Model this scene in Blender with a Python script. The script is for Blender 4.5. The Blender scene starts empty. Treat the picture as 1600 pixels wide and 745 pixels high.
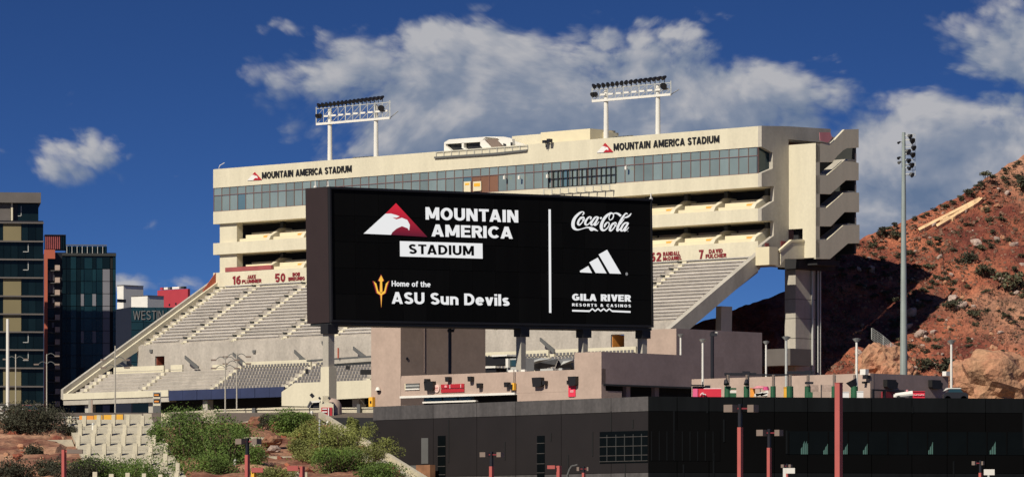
import bpy, bmesh, math, random
from mathutils import Vector, Matrix, noise
random.seed(7)
C = bpy.context.scene.collection
FP, HZ, EYE = 8000.0, 878.0, 1.7          # focal length in photo pixels, horizon row, eye height

# ------------------------------------------------------------------ camera
sc = bpy.context.scene
cd = bpy.data.cameras.new('camera'); cam = bpy.data.objects.new('camera', cd); C.objects.link(cam)
cam.location = (0, 0, EYE); cam.rotation_euler = (math.radians(90), 0, 0)
cd.sensor_width = 36; cd.lens = 36*FP/1600; cd.shift_y = (HZ-372.5)/1600
cd.clip_start = 1; cd.clip_end = 12000
sc.camera = cam
# ------------------------------------------------------------------ sun and exposure
SUN = Vector((-0.58, -0.81, 0.83)).normalized()
EL = math.asin(SUN.z); AZ = math.atan2(SUN.x, SUN.y)
sd = bpy.data.lights.new('sun', 'SUN'); sd.energy = 5.0; sd.angle = math.radians(0.5); sd.color = (1.0, 0.93, 0.80)
so = bpy.data.objects.new('sun', sd); C.objects.link(so)
so.rotation_euler = (-SUN).to_track_quat('-Z', 'Y').to_euler(); so.location = (-100, -100, 200)
sc.view_settings.view_transform = 'Standard'; sc.view_settings.look = 'None'
sc.view_settings.exposure = 0.0; sc.view_settings.gamma = 1.0
# ------------------------------------------------------------------ sky
w = bpy.data.worlds.new('World'); sc.world = w; w.use_nodes = True
nt = w.node_tree; nt.nodes.clear()
def N(t, **k):
    n = nt.nodes.new(t)
    for a, b in k.items(): setattr(n, a, b)
    return n
def L(a, b): nt.links.new(a, b)
def val(x):
    n = N('ShaderNodeValue'); n.outputs[0].default_value = x; return n.outputs[0]
def M(op, a, b=None, c=None, clamp=False):
    n = N('ShaderNodeMath', operation=op); n.use_clamp = clamp
    for i, x in enumerate((a, b, c)):
        if x is None: continue
        if isinstance(x, (int, float)): n.inputs[i].default_value = x
        else: L(x, n.inputs[i])
    return n.outputs[0]
tc = N('ShaderNodeTexCoord'); sx = N('ShaderNodeSeparateXYZ'); L(tc.outputs['Generated'], sx.inputs[0])
yy = M('MAXIMUM', M('ABSOLUTE', sx.outputs[1]), 0.02)
az = M('DIVIDE', sx.outputs[0], yy); el = M('DIVIDE', sx.outputs[2], yy)
sky = N('ShaderNodeTexSky', sky_type='NISHITA'); sky.sun_disc = False
sky.sun_elevation = EL; sky.sun_rotation = AZ
sky.altitude = 400; sky.air_density = 1.0; sky.dust_density = 0.0; sky.ozone_density = 6.0
# the clear dry air of the desert: the look-up runs a little above the line of sight, where the blue is deep
cz = N('ShaderNodeCombineXYZ'); L(sx.outputs[0], cz.inputs[0]); L(sx.outputs[1], cz.inputs[1])
L(M('MAXIMUM', M('SUBTRACT', M('MULTIPLY', sx.outputs[2], 5.0), 0.10), 0.03), cz.inputs[2])
nz_ = N('ShaderNodeVectorMath', operation='NORMALIZE'); L(cz.outputs[0], nz_.inputs[0]); L(nz_.outputs[0], sky.inputs[0])
tint = N('ShaderNodeMix', data_type='RGBA', blend_type='MULTIPLY'); tint.inputs[0].default_value = 1.0
L(sky.outputs[0], tint.inputs[6]); tint.inputs[7].default_value = (0.44, 0.68, 1.10, 1)
def cloud_density(du, dv):
    """Fractal noise pushed up inside soft ellipses: the cloud banks stand in given compass directions."""
    cb = N('ShaderNodeCombineXYZ'); L(M('ADD', az, du), cb.inputs[0]); L(M('MULTIPLY', M('ADD', el, dv), 1.45), cb.inputs[1])
    ns = N('ShaderNodeTexNoise'); ns.noise_dimensions = '2D'; L(cb.outputs[0], ns.inputs['Vector'])
    ns.inputs['Scale'].default_value = 34; ns.inputs['Detail'].default_value = 9; ns.inputs['Roughness'].default_value = 0.56
    ns.inputs['Distortion'].default_value = 0.35
    vo = N('ShaderNodeTexVoronoi', feature='F1'); vo.voronoi_dimensions = '2D'; vo.inputs['Scale'].default_value = 75; vo.inputs['Detail'].default_value = 2.0; vo.inputs['Roughness'].default_value = .55; vo.inputs['Lacunarity'].default_value = 2.3
    wv = N('ShaderNodeVectorMath', operation='SCALE'); L(ns.outputs['Color'], wv.inputs[0]); wv.inputs['Scale'].default_value = .012
    wa = N('ShaderNodeVectorMath', operation='ADD'); L(cb.outputs[0], wa.inputs[0]); L(wv.outputs[0], wa.inputs[1]); L(wa.outputs[0], vo.inputs['Vector'])
    tot = None
    for (cx, cy, rx, ry, k) in CLOUDS:
        ex = M('DIVIDE', M('ADD', az, du - (cx-800)/FP), rx/FP)
        ey = M('DIVIDE', M('ADD', el, dv - (HZ-cy)/FP), ry/FP)
        # flat bottoms, domed tops
        d = M('ADD', M('MULTIPLY', ex, ex), M('MULTIPLY', ey, ey))
        g = M('SUBTRACT', k, d)
        tot = g if tot is None else M('MAXIMUM', tot, g)
    tot = M('MAXIMUM', tot, -0.75)
    return M('ADD', M('ADD', tot, M('MULTIPLY', M('SUBTRACT', ns.outputs[0], 0.5), 3.4)), M('MULTIPLY', M('SUBTRACT', 0.42, vo.outputs['Distance']), .75))
CLOUDS = [(800, 165, 340, 105, 1.7), (1000, 180, 250, 105, 1.75), (620, 150, 120, 65, 1.0), (580, 225, 110, 50, .5), (900, 85, 110, 50, .9), (1130, 190, 130, 70, .95),
          (125, 255, 85, 52, 1.05), (0, 240, 26, 20, .3), (600, 45, 130, 40, .15), (440, 50, 90, 34, .15), (1010, 45, 70, 34, .1), (760, 8, 60, 22, .1),
          (1500, 262, 190, 92, 1.7), (1680, 300, 220, 120, 1.5), (1360, 300, 110, 100, 1.2), (1330, 400, 120, 80, .9), (1600, 62, 170, 72, 1.0), (1350, 185, 70, 30, .1), (1150, 30, 110, 34, -.05),
          (250, 445, 150, 28, .2)]
d0 = cloud_density(0, 0); d1 = cloud_density(-0.0030, 0.0050)
cov = N('ShaderNodeMapRange', interpolation_type='SMOOTHSTEP'); L(d0, cov.inputs[0])
cov.inputs[1].default_value = -0.22; cov.inputs[2].default_value = 0.66; cov.inputs[3].default_value = 0; cov.inputs[4].default_value = 0.94
lit = M('ADD', M('MULTIPLY', M('SUBTRACT', d1, d0), -0.16), 0.0)
lit = M('ADD', M('MULTIPLY', M('SUBTRACT', d0, d1), 0.0), lit)
# colour by how much cloud lies towards the sun, brighter towards the thick crests
lm = N('ShaderNodeMapRange'); L(M('SUBTRACT', d0, d1), lm.inputs[0])
lm.inputs[1].default_value = -0.85; lm.inputs[2].default_value = 1.15; lm.inputs[3].default_value = 0; lm.inputs[4].default_value = 1
cr = N('ShaderNodeValToRGB'); L(lm.outputs[0], cr.inputs[0])
cr.color_ramp.elements[0].color = (0.13, 0.185, 0.29, 1); cr.color_ramp.elements[1].color = (0.47, 0.47, 0.49, 1)
e = cr.color_ramp.elements.new(0.5); e.color = (0.24, 0.28, 0.36, 1)
bs = N('ShaderNodeVectorMath', operation='SCALE'); L(tint.outputs[2], bs.inputs[0]); bs.inputs['Scale'].default_value = 1.0
bc = N('ShaderNodeVectorMath', operation='SCALE'); L(cr.outputs[0], bc.inputs[0])
SKY_STRENGTH = 0.055; bc.inputs['Scale'].default_value = 1.0/SKY_STRENGTH
mx = N('ShaderNodeMix', data_type='RGBA'); L(cov.outputs[0], mx.inputs[0]); L(bs.outputs[0], mx.inputs[6]); L(bc.outputs[0], mx.inputs[7])
bg = N('ShaderNodeBackground'); L(mx.outputs[2], bg.inputs[0]); bg.inputs[1].default_value = SKY_STRENGTH
ow = N('ShaderNodeOutputWorld'); L(bg.outputs[0], ow.inputs[0])

# ------------------------------------------------------------------ materials
def mat(name, col, rough=0.75, var=0.12, scale=0.5, zs=1.0, metal=0.0, rnd=0.0, bump=0.0, emit=0.0, col2=None, spec=None, fine=0.0, col3=None):
    m = bpy.data.materials.new(name); m.use_nodes = True
    t = m.node_tree; b = t.nodes['Principled BSDF']
    b.inputs['Roughness'].default_value = rough; b.inputs['Metallic'].default_value = metal
    if spec is not None: b.inputs['Specular IOR Level'].default_value = spec
    c4 = (*col, 1)
    if emit:
        b.inputs['Base Color'].default_value = (0.01, 0.01, 0.01, 1)
        b.inputs['Emission Color'].default_value = c4; b.inputs['Emission Strength'].default_value = emit
        return m
    g = t.nodes.new('ShaderNodeNewGeometry'); mp = t.nodes.new('ShaderNodeMapping')
    mp.inputs['Scale'].default_value = (scale, scale, scale*zs)
    t.links.new(g.outputs['Position'], mp.inputs[0])
    n = t.nodes.new('ShaderNodeTexNoise'); n.inputs['Scale'].default_value = 1; n.inputs['Detail'].default_value = 6; n.inputs['Roughness'].default_value = 0.6
    t.links.new(mp.outputs[0], n.inputs['Vector'])
    r = t.nodes.new('ShaderNodeMapRange'); t.links.new(n.outputs[0], r.inputs[0])
    r.inputs[1].default_value = 0.3; r.inputs[2].default_value = 0.7; r.inputs[3].default_value = 1-var; r.inputs[4].default_value = 1+var
    fac = r.outputs[0]
    if col2:
        mc = t.nodes.new('ShaderNodeMix'); mc.data_type = 'RGBA'
        r2 = t.nodes.new('ShaderNodeMapRange'); t.links.new(n.outputs[0], r2.inputs[0]); r2.inputs[1].default_value = 0.38; r2.inputs[2].default_value = 0.62
        t.links.new(r2.outputs[0], mc.inputs[0]); mc.inputs[6].default_value = c4; mc.inputs[7].default_value = (*col2, 1); cs = mc.outputs[2]
        if col3:
            n3 = t.nodes.new('ShaderNodeTexNoise'); n3.inputs['Scale'].default_value = .035; n3.inputs['Detail'].default_value = 4; t.links.new(g.outputs['Position'], n3.inputs['Vector'])
            r5 = t.nodes.new('ShaderNodeMapRange'); t.links.new(n3.outputs[0], r5.inputs[0]); r5.inputs[1].default_value = .50; r5.inputs[2].default_value = .66; r5.inputs[4].default_value = .85
            m3 = t.nodes.new('ShaderNodeMix'); m3.data_type = 'RGBA'; t.links.new(r5.outputs[0], m3.inputs[0]); t.links.new(cs, m3.inputs[6]); m3.inputs[7].default_value = (*col3, 1); cs = m3.outputs[2]
    else:
        rg = t.nodes.new('ShaderNodeRGB'); rg.outputs[0].default_value = c4; cs = rg.outputs[0]
    if fine:
        n2 = t.nodes.new('ShaderNodeTexNoise'); n2.inputs['Scale'].default_value = 3.0; n2.inputs['Detail'].default_value = 5
        t.links.new(g.outputs['Position'], n2.inputs['Vector'])
        r3 = t.nodes.new('ShaderNodeMapRange'); t.links.new(n2.outputs[0], r3.inputs[0]); r3.inputs[1].default_value = .3; r3.inputs[2].default_value = .7
        r3.inputs[3].default_value = 1-fine; r3.inputs[4].default_value = 1+fine
        q = t.nodes.new('ShaderNodeMath'); q.operation = 'MULTIPLY'; t.links.new(fac, q.inputs[0]); t.links.new(r3.outputs[0], q.inputs[1]); fac = q.outputs[0]
    if rnd:
        oi = t.nodes.new('ShaderNodeObjectInfo'); r4 = t.nodes.new('ShaderNodeMapRange'); t.links.new(oi.outputs['Random'], r4.inputs[0])
        r4.inputs[3].default_value = 1-rnd; r4.inputs[4].default_value = 1+rnd
        q = t.nodes.new('ShaderNodeMath'); q.operation = 'MULTIPLY'; t.links.new(fac, q.inputs[0]); t.links.new(r4.outputs[0], q.inputs[1]); fac = q.outputs[0]
    v = t.nodes.new('ShaderNodeVectorMath'); v.operation = 'SCALE'; t.links.new(cs, v.inputs[0]); t.links.new(fac, v.inputs['Scale'])
    t.links.new(v.outputs[0], b.inputs['Base Color'])
    if bump:
        bn = t.nodes.new('ShaderNodeTexNoise'); bn.inputs['Scale'].default_value = 2.2; bn.inputs['Detail'].default_value = 8
        t.links.new(g.outputs['Position'], bn.inputs['Vector'])
        bp = t.nodes.new('ShaderNodeBump'); bp.inputs['Strength'].default_value = 0.8; bp.inputs['Distance'].default_value = bump
        t.links.new(bn.outputs[0], bp.inputs['Height']); t.links.new(bp.outputs[0], b.inputs['Normal'])
    return m
MT = {
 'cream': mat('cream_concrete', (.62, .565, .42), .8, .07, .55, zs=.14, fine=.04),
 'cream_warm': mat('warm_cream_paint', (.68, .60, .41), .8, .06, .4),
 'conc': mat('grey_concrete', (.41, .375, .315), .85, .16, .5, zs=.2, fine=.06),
 'deck': mat('stained_terrace_concrete', (.39, .35, .30), .85, .18, .5, zs=.4, fine=.1),
 'alu': mat('weathered_bench_aluminium', (.56, .52, .475), .5, .16, 1.2, rnd=.2, metal=.15),
 'glass': mat('green_tinted_glass', (.25, .31, .29), .10, .1, .3, metal=.3, rnd=.18),
 'glassd': mat('dark_window_glass', (.02, .05, .06), .08, .1, .3, metal=.2, rnd=.3),
 'mull': mat('maroon_mullion', (.19, .11, .10), .5, .05),
 'dframe': mat('dark_window_frame', (.02, .02, .022), .5, .05),
 'maroon': mat('maroon_paint', (.22, .02, .03), .6, .05),
 'maroonc': mat('maroon_cloth', (.30, .07, .07), .8, .15, 1),
 'letter': mat('black_sign_letter', (.012, .012, .014), .5, .0),
 'signred': mat('red_sign_face', (.42, .02, .03), .5, .05),
 'signwhite': mat('white_sign_face', (.75, .73, .70), .5, .03),
 'redlet': mat('maroon_letter', (.21, .015, .022), .6, .0),
 'shadek': mat('shade_dark_concrete', (.02, .02, .022), .9, .1),  # near-black tone puts the shade of undersides and recesses into the colour
 'navy': mat('navy_tarpaulin', (.022, .032, .085), .7, .15, .6),
 'orange': mat('orange_cloth', (.85, .33, .05), .8, .1),
 'black': mat('black_cabinet', (.012, .011, .011), .5, .1),
 'bronze': mat('bronze_cabinet_side', (.029, .017, .015), .55, .08, .6),
 'screen': mat('switched_led_screen', (.0035, .0035, .0034), .8, .25, .5, zs=.05, spec=.12, rnd=.35),
 'galv': mat('galvanised_steel', (.50, .50, .46), .5, .08, .6, metal=.2),
 'white': mat('white_painted_steel', (.74, .71, .64), .5, .05),
 'lamp': mat('dark_lamp_housing', (.012, .012, .016), .45, .1),
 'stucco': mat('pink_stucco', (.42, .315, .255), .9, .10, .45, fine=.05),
 'stucco2': mat('shaded_pink_stucco', (.33, .245, .225), .9, .14, .3, fine=.06),  # darker copy of the pink stucco, shade painted in for the dim faces
 'blk': mat('black_metal_cladding', (.015, .012, .012), .7, .14, .25, rnd=.05, spec=.3),
 'blk2': mat('shade_dark_cladding', (.0015, .0015, .0017), .85, .2, .25, rnd=.08, spec=.08),  # cladding darkened so the right wing reads as a face in shade
 'band': mat('weathered_zinc_band', (.075, .068, .066), .7, .32, .9, zs=.12, rnd=.12, fine=.15),
 'band2': mat('shade_dark_zinc_band', (.0065, .0075, .0085), .85, .25, .9, zs=.12, rnd=.03, spec=.08), 'glassk': mat('unlit_ribbon_glass', (.002, .0035, .004), .5, .2, .5, spec=.1),  # zinc band darkened likewise, shade in its colour
 'groove': mat('dark_panel_joint', (.004, .004, .004), .8, 0),
 'trim': mat('grey_trim', (.11, .11, .105), .6, .1),
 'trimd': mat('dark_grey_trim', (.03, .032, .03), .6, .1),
 'redpole': mat('salmon_red_paint', (.42, .095, .08), .55, .1, .6),
 'head': mat('brown_lamp_head', (.20, .15, .12), .6, .1),
 'hill': mat('red_desert_rock', (.17, .038, .022), .95, .3, .16, col3=(.36, .19, .115), col2=(.31, .10, .05), bump=.35, fine=.28),
 'bank': mat('red_gravel_bank', (.17, .055, .03), .95, .35, .3, col2=(.31, .17, .10), bump=.15, fine=.3),
 'rock': mat('tan_rock', (.45, .25, .14), .95, .25, .35, col2=(.36, .16, .09), bump=.3, fine=.22),
 'stone': mat('grey_stone', (.38, .28, .23), .9, .25, .8, fine=.2),
 'letterA': mat('pale_painted_concrete', (.72, .48, .26), .9, .12, .8),
 'ground': mat('dusty_ground', (.13, .10, .075), .95, .2, .05, fine=.2),
 'chute': mat('pale_spillway_concrete', (.47, .42, .31), .9, .12, .5, fine=.1),
 'leaf': mat('shrub_leaves', (.075, .072, .036), .8, .5, .8, rnd=.25),
 'leafd': mat('dark_shrub_leaves', (.045, .045, .024), .85, .45, .8, rnd=.2),
 'leafg': mat('green_tree_leaves', (.082, .135, .018), .75, .55, .7, rnd=.15),
 'leafy': mat('yellow_green_leaves', (.165, .18, .04), .75, .45, .7, rnd=.15),
 'bark': mat('brown_bark', (.12, .08, .05), .9, .2, 2),
 'teal': mat('teal_curtain_glass', (.007, .026, .030), .2, .3, .12, metal=.1, rnd=.35),
 'teald': mat('dark_teal_glass', (.004, .010, .012), .2, .3, .12, rnd=.4, spec=.25),
 'tan': mat('olive_tan_panel', (.20, .165, .085), .85, .06, .2, rnd=.05),
 'slab': mat('grey_floor_slab', (.12, .105, .095), .8, .1),
 'salmon': mat('salmon_panel', (.42, .10, .055), .8, .05),
 'palepanel': mat('pale_grey_panel', (.17, .17, .19), .7, .12, .1),
 'yellow': mat('yellow_barrier', (.80, .42, .04), .7, .1),
 'green': mat('green_padding', (.012, .085, .035), .7, .15, 1),
 'redbox': mat('bright_red_box', (.62, .025, .05), .5, .08),
 'redbld': mat('red_building_paint', (.40, .035, .05), .7, .06),
 'pink': mat('pink_cloth', (.65, .25, .27), .8, .1),
 'bluesteel': mat('pale_green_galvanised', (.33, .37, .34), .45, .12, .4, metal=.25),
 'tarp': mat('grey_tarpaulin', (.13, .13, .13), .8, .3, .8),
}
EM = {'w': mat('lit_white_pixels', (.80, .80, .80), emit=1.0), 'k': MT['screen'],
      'dim': mat('lit_grey_pixels', (.22, .22, .22), emit=1.0), 'gold': mat('lit_gold_pixels', (.95, .52, .06), emit=1.0),
      'mar': mat('lit_maroon_pixels', (.22, .005, .03), emit=1.0)}

# ------------------------------------------------------------------ building helpers
WL = {}
def wloc(o): return WL.get(o.name, Vector((0, 0, 0))) if o else Vector((0, 0, 0))
def thing(name, label, cat, loc, group=None, kind=None):
    o = bpy.data.objects.new(name, None); C.objects.link(o); o.location = loc; o.empty_display_size = 0.5
    o['label'] = label; o['category'] = cat
    if group: o['group'] = group
    if kind: o['kind'] = kind
    WL[o.name] = Vector(loc); return o
def tag(o, label, cat=None, group=None, kind=None):
    if label: o['label'] = label
    if cat: o['category'] = cat
    if group: o['group'] = group
    if kind: o['kind'] = kind
    return o
class Frame:
    """Horizontal frame: a runs along the face, b runs away from the camera behind it."""
    def __init__(s, ox, oy, ax, ay):
        l = math.hypot(ax, ay); s.o = (ox, oy); s.a = (ax/l, ay/l)
        bx, by = -s.a[1], s.a[0]
        if by < 0: bx, by = -bx, -by
        s.b = (bx, by)
    @staticmethod
    def px(p0, d0, p1, d1):
        x0, x1 = (p0-800)/FP*d0, (p1-800)/FP*d1
        return Frame(x0, d0, x1-x0, d1-d0)
    def p(s, a, b, z): return Vector((s.o[0]+a*s.a[0]+b*s.b[0], s.o[1]+a*s.a[1]+b*s.b[1], z))
    def A(s, px, b=0.0):
        k = (px-800)/FP; ox, oy = s.o[0]+b*s.b[0], s.o[1]+b*s.b[1]
        return (k*oy-ox)/(s.a[0]-k*s.a[1])
    def B(s, px, a=0.0):
        k = (px-800)/FP; ox, oy = s.o[0]+a*s.a[0], s.o[1]+a*s.a[1]
        return (k*oy-ox)/(s.b[0]-k*s.b[1])
    def Z(s, py, a, b=0.0): return EYE+(HZ-py)/FP*(s.o[1]+a*s.a[1]+b*s.b[1])
    def fa(s, px, py, b=0.0):
        a = s.A(px, b); return a, s.Z(py, a, b)
    def fb(s, px, py, a=0.0):
        b = s.B(px, a); return b, s.Z(py, a, b)
def P(px, py, D): return Vector(((px-800)/FP*D, D, EYE+(HZ-py)/FP*D))
class MB:
    def __init__(s): s.v = []; s.f = []
    def add(s, vs, fs):
        n = len(s.v); s.v += [Vector(v) for v in vs]; s.f += [tuple(i+n for i in f) for f in fs]; return s
    def box8(s, q): return s.add(q, [(0,3,2,1),(4,5,6,7),(0,1,5,4),(1,2,6,5),(2,3,7,6),(3,0,4,7)])
    def box(s, fr, a0, a1, b0, b1, z0, z1):
        return s.box8([fr.p(a0,b0,z0), fr.p(a1,b0,z0), fr.p(a1,b1,z0), fr.p(a0,b1,z0), fr.p(a0,b0,z1), fr.p(a1,b0,z1), fr.p(a1,b1,z1), fr.p(a0,b1,z1)])
    def prism(s, pts, vec):
        n = len(pts); vec = Vector(vec); pts = [Vector(q) for q in pts]
        return s.add(pts+[q+vec for q in pts], [tuple(range(n-1,-1,-1)), tuple(range(n,2*n))]+[(i,(i+1)%n,(i+1)%n+n,i+n) for i in range(n)])
    def cyl(s, p0, p1, r0, r1=None, n=8):
        r1 = r0 if r1 is None else r1; p0 = Vector(p0); p1 = Vector(p1); d = (p1-p0).normalized()
        x = d.cross(Vector((0,0,1)))
        if x.length < 1e-3: x = Vector((1,0,0))
        x.normalize(); y = d.cross(x)
        ring = lambda c, r: [c+(x*math.cos(2*math.pi*i/n)+y*math.sin(2*math.pi*i/n))*r for i in range(n)]
        return s.add(ring(p0,r0)+ring(p1,r1), [tuple(range(n-1,-1,-1)), tuple(range(n,2*n))]+[(i,(i+1)%n,(i+1)%n+n,i+n) for i in range(n)])
    def bar(s, p0, p1, t, up=(0,0,1), h=None):
        p0 = Vector(p0); p1 = Vector(p1); d = (p1-p0).normalized(); x = d.cross(Vector(up))
        if x.length < 1e-3: x = Vector((1,0,0))
        x.normalize(); y = x.cross(d); x = x*t/2; y = y*(h or t)/2
        return s.box8([p0-x-y, p0+x-y, p0+x+y, p0-x+y, p1-x-y, p1+x-y, p1+x+y, p1-x+y])
    def mesh(s, name, m, off=Vector((0,0,0)), smooth=False, fix=True):
        me = bpy.data.meshes.new(name); me.from_pydata([tuple(v-off) for v in s.v], [], s.f)
        if fix:
            bm = bmesh.new(); bm.from_mesh(me); bmesh.ops.recalc_face_normals(bm, faces=bm.faces); bm.to_mesh(me); bm.free()
        if smooth: me.polygons.foreach_set('use_smooth', [True]*len(me.polygons))
        me.materials.append(m if not isinstance(m, str) else MT[m]); me.update(); return me
    def build(s, name, m, parent=None, smooth=False, label=None, kind=None, fix=True):
        off = wloc(parent); o = bpy.data.objects.new(name, s.mesh(name, m, off, smooth, fix)); C.objects.link(o)
        if parent: o.parent = parent
        WL[o.name] = off.copy()
        if label: o['label'] = label
        if kind: o['kind'] = kind
        return o
    def solo(s, name, m, label, cat, loc=None, group=None, kind=None, smooth=False):
        """One top-level thing made of a single mesh."""
        loc = Vector(loc) if loc is not None else Vector((sum(v.x for v in s.v)/len(s.v), sum(v.y for v in s.v)/len(s.v), min(v.z for v in s.v)))
        o = bpy.data.objects.new(name, s.mesh(name, m, loc, smooth)); C.objects.link(o); o.location = loc; WL[o.name] = loc
        return tag(o, label, cat, group, kind)
def piece(name, me, parent, world):
    """A copy of a shared piece mesh as a child of parent."""
    o = bpy.data.objects.new(name, me); C.objects.link(o); o.parent = parent
    o.location = Vector(world)-wloc(parent); WL[o.name] = Vector(world); return o
def fbox(fr, *a): return MB().box(fr, *a)
# own bold grotesque letters, drawn as bars, slants and bent strips on a cap height of 1
def _arc(cx, cy, rx, ry, a0, a1, n=12): return [(cx+rx*math.cos(math.radians(a0+(a1-a0)*i/n)), cy+ry*math.sin(math.radians(a0+(a1-a0)*i/n))) for i in range(n+1)]
def glyph(ch, s):
    """-> (width, [polygons or ('C', centre line)])"""
    h = s/2; V = lambda x, y0=0, y1=1: ('P', [(x-h, y0), (x+h, y0), (x+h, y1), (x-h, y1)])
    H = lambda y, x0, x1: ('P', [(x0, y-h*.9), (x1, y-h*.9), (x1, y+h*.9), (x0, y+h*.9)])
    def D(x0, y0, x1, y1, k=1.0):
        L_ = math.hypot(x1-x0, y1-y0); g = h*k*L_/abs(y1-y0); return ('P', [(x0-g, y0), (x0+g, y0), (x1+g, y1), (x1-g, y1)])
    Cc = lambda pts: ('C', pts); X = .70
    if ch == ' ': return .26, []
    if ch == 'A': return .80, [D(h*1.1, 0, .40-h*.1, 1), D(.80-h*1.1, 0, .40+h*.1, 1), H(.27, .2, .6)]
    if ch == 'B': return .68, [V(h), Cc([(h, 1-h), (.36, 1-h)]+_arc(.36, .755, .22, .245-h, 90, -90)[1:]+[(h, .51)]), Cc([(h, .515), (.38, .515)]+_arc(.38, .30-h*.2+.02, .30-h, .255-h*.5, 78, -90)[1:]+[(h, h)])]
    if ch == 'C': return .76, [Cc(_arc(.40, .5, .40-h, .5-h, 42, 318, 20))]
    if ch == 'D': return .74, [V(h), Cc([(h, 1-h), (.30, 1-h)]+_arc(.30, .5, .44-h, .5-h, 90, -90, 16)[1:]+[(h, h)])]
    if ch == 'E': return .60, [V(h), H(1-h*.9, h, .6), H(.51, h, .56), H(h*.9, h, .6)]
    if ch == 'F': return .58, [V(h), H(1-h*.9, h, .58), H(.5, h, .54)]
    if ch == 'G': return .78, [Cc(_arc(.40, .5, .40-h, .5-h, 45, 345, 20)), H(.46, .42, .78), ('P', [(.78-s, .1), (.78, .1), (.78, .5), (.78-s, .5)])]
    if ch == 'H': return .72, [V(h), V(.72-h), H(.5, h, .72-h)]
    if ch == 'I': return s, [V(h)]
    if ch == 'J': return .56, [Cc([(.56-h, 1), (.56-h, .35)]+_arc(.28, .33, .28-h, .33-h, 0, -165)[1:])]
    if ch == 'K': return .72, [V(h), D(.72-h*1.2, 0, .26, .56), D(.14, .40, .70-h*1.2, 1)]
    if ch == 'L': return .56, [V(h), H(h*.9, h, .56)]
    if ch == 'M': return .90, [V(h), V(.90-h), D(.45, .12, h*1.3, 1, .9), D(.45, .12, .90-h*1.3, 1, .9)]
    if ch == 'N': return .74, [V(h), V(.74-h), D(.74-h*1.25, 0, h*1.25, 1)]
    if ch in 'O0': w_ = .80 if ch == 'O' else .62; return w_, [Cc(_arc(w_/2, .5, w_/2-h, .5-h, 90, 450, 24))]
    if ch == 'P': return .66, [V(h), Cc([(h, 1-h), (.38, 1-h)]+_arc(.38, .70, .28-h, .30-h, 90, -90)[1:]+[(h, .40+h)])]
    if ch == 'R': return .70, [V(h), Cc([(h, 1-h), (.38, 1-h)]+_arc(.38, .70, .28-h, .30-h, 90, -90)[1:]+[(h, .40+h)]), D(.70-h*1.1, 0, .38, .45)]
    if ch == 'S': return .66, [Cc(_arc(.33, .735, .31-h, .265-h, 25, 200, 10)+[(.20, .56), (.46, .44)]+_arc(.33, .275, .33-h, .275-h, 20, -160, 10)[0:])]
    if ch == 'T': return .66, [V(.33), H(1-h*.9, 0, .66)]
    if ch == 'U': return .72, [Cc([(h, 1), (h, .36)]+_arc(.36, .36, .36-h, .36-h, 180, 360)[1:]+[(.72-h, 1)])]
    if ch == 'V': return .76, [D(.38, 0, h*1.1, 1), D(.38, 0, .76-h*1.1, 1)]
    if ch == 'W': return 1.1, [D(.29, 0, h*1.1, 1, .9), D(.29, 0, .55, 1, .9), D(.81, 0, .55, 1, .9), D(.81, 0, 1.1-h*1.1, 1, .9)]
    if ch == '&': return .72, [Cc([(.70, .05), (.22, .68)]+_arc(.34, .78, .15, .15, 200, -40, 8)+[(.12, .36)]+_arc(.28, .26, .28-h, .26-h, 160, 330, 8)+[(.68, .5)])]
    if ch == '1': return .36, [V(.36-h), Cc([(.02, .72), (.24, .90)])]
    if ch == '2': return .60, [Cc(_arc(.30, .70, .30-h, .30-h, 170, -30, 10)+[(.10, .10)]), H(h*.9, .02, .6)]
    if ch == '5': return .60, [Cc([(.56, 1-h), (.12, 1-h), (.08, .52)]+_arc(.29, .33, .31-h, .33-h, 120, -150, 12))]
    if ch == '6': return .62, [Cc(_arc(.31, .33, .31-h, .33-h, 90, 450, 18)), Cc([(.52, .92), (.36, .97-h), (.16, .74), (h, .40)])]
    if ch == '7': return .58, [H(1-h*.9, 0, .58), D(.22, 0, .58-h*1.1, .92)]
    if ch == 'o': return .62, [Cc(_arc(.31, .36, .31-h, .36-h, 90, 450, 20))]
    if ch == 'e': return .62, [Cc(_arc(.31, .36, .31-h, .36-h, 330, 0, 2)[::-1][:1]+_arc(.31, .36, .31-h, .36-h, 4, 318, 18)), H(.38, h, .62-h*.6)]
    if ch == 'c': return .58, [Cc(_arc(.31, .36, .31-h, .36-h, 45, 315, 16))]
    if ch == 's': return .54, [Cc(_arc(.27, .53, .25-h, .19-h, 25, 200, 8)+[(.18, .39), (.36, .33)]+_arc(.27, .20, .27-h, .20-h, 20, -160, 8))]
    if ch == 'u': return .60, [V(.60-h, 0, .72), Cc([(h, .72), (h, .28)]+_arc(.30, .28, .30-h, .28-h, 180, 345, 8)[1:])]
    if ch == 'n': return .60, [V(h, 0, .72), Cc(_arc(.30, .44, .30-h, .28-h, 165, 0, 8)+[(.60-h, 0)])]
    if ch == 'h': return .60, [V(h, 0, 1), Cc(_arc(.30, .44, .30-h, .28-h, 165, 0, 8)+[(.60-h, 0)])]
    if ch == 'm': return .92, [V(h, 0, .72), Cc(_arc(.27, .44, .27-h, .28-h, 165, 0, 8)+[(.54-h, 0)]), Cc(_arc(.65, .44, .27-h, .28-h, 155, 0, 8)+[(.92-h, 0)])]
    if ch == 'v': return .60, [D(.30, 0, h*1.05, .72), D(.30, 0, .60-h*1.05, .72)]
    if ch == 'i': return s, [V(h, 0, .72), ('P', [(0, .84), (s, .84), (s, 1), (0, 1)])]
    if ch == 'l': return s, [V(h)]
    if ch == 't': return .40, [Cc([(.17, .92), (.17, .22), (.22, h), (.39, h*.95)]), H(.65, 0, .38)]
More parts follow.
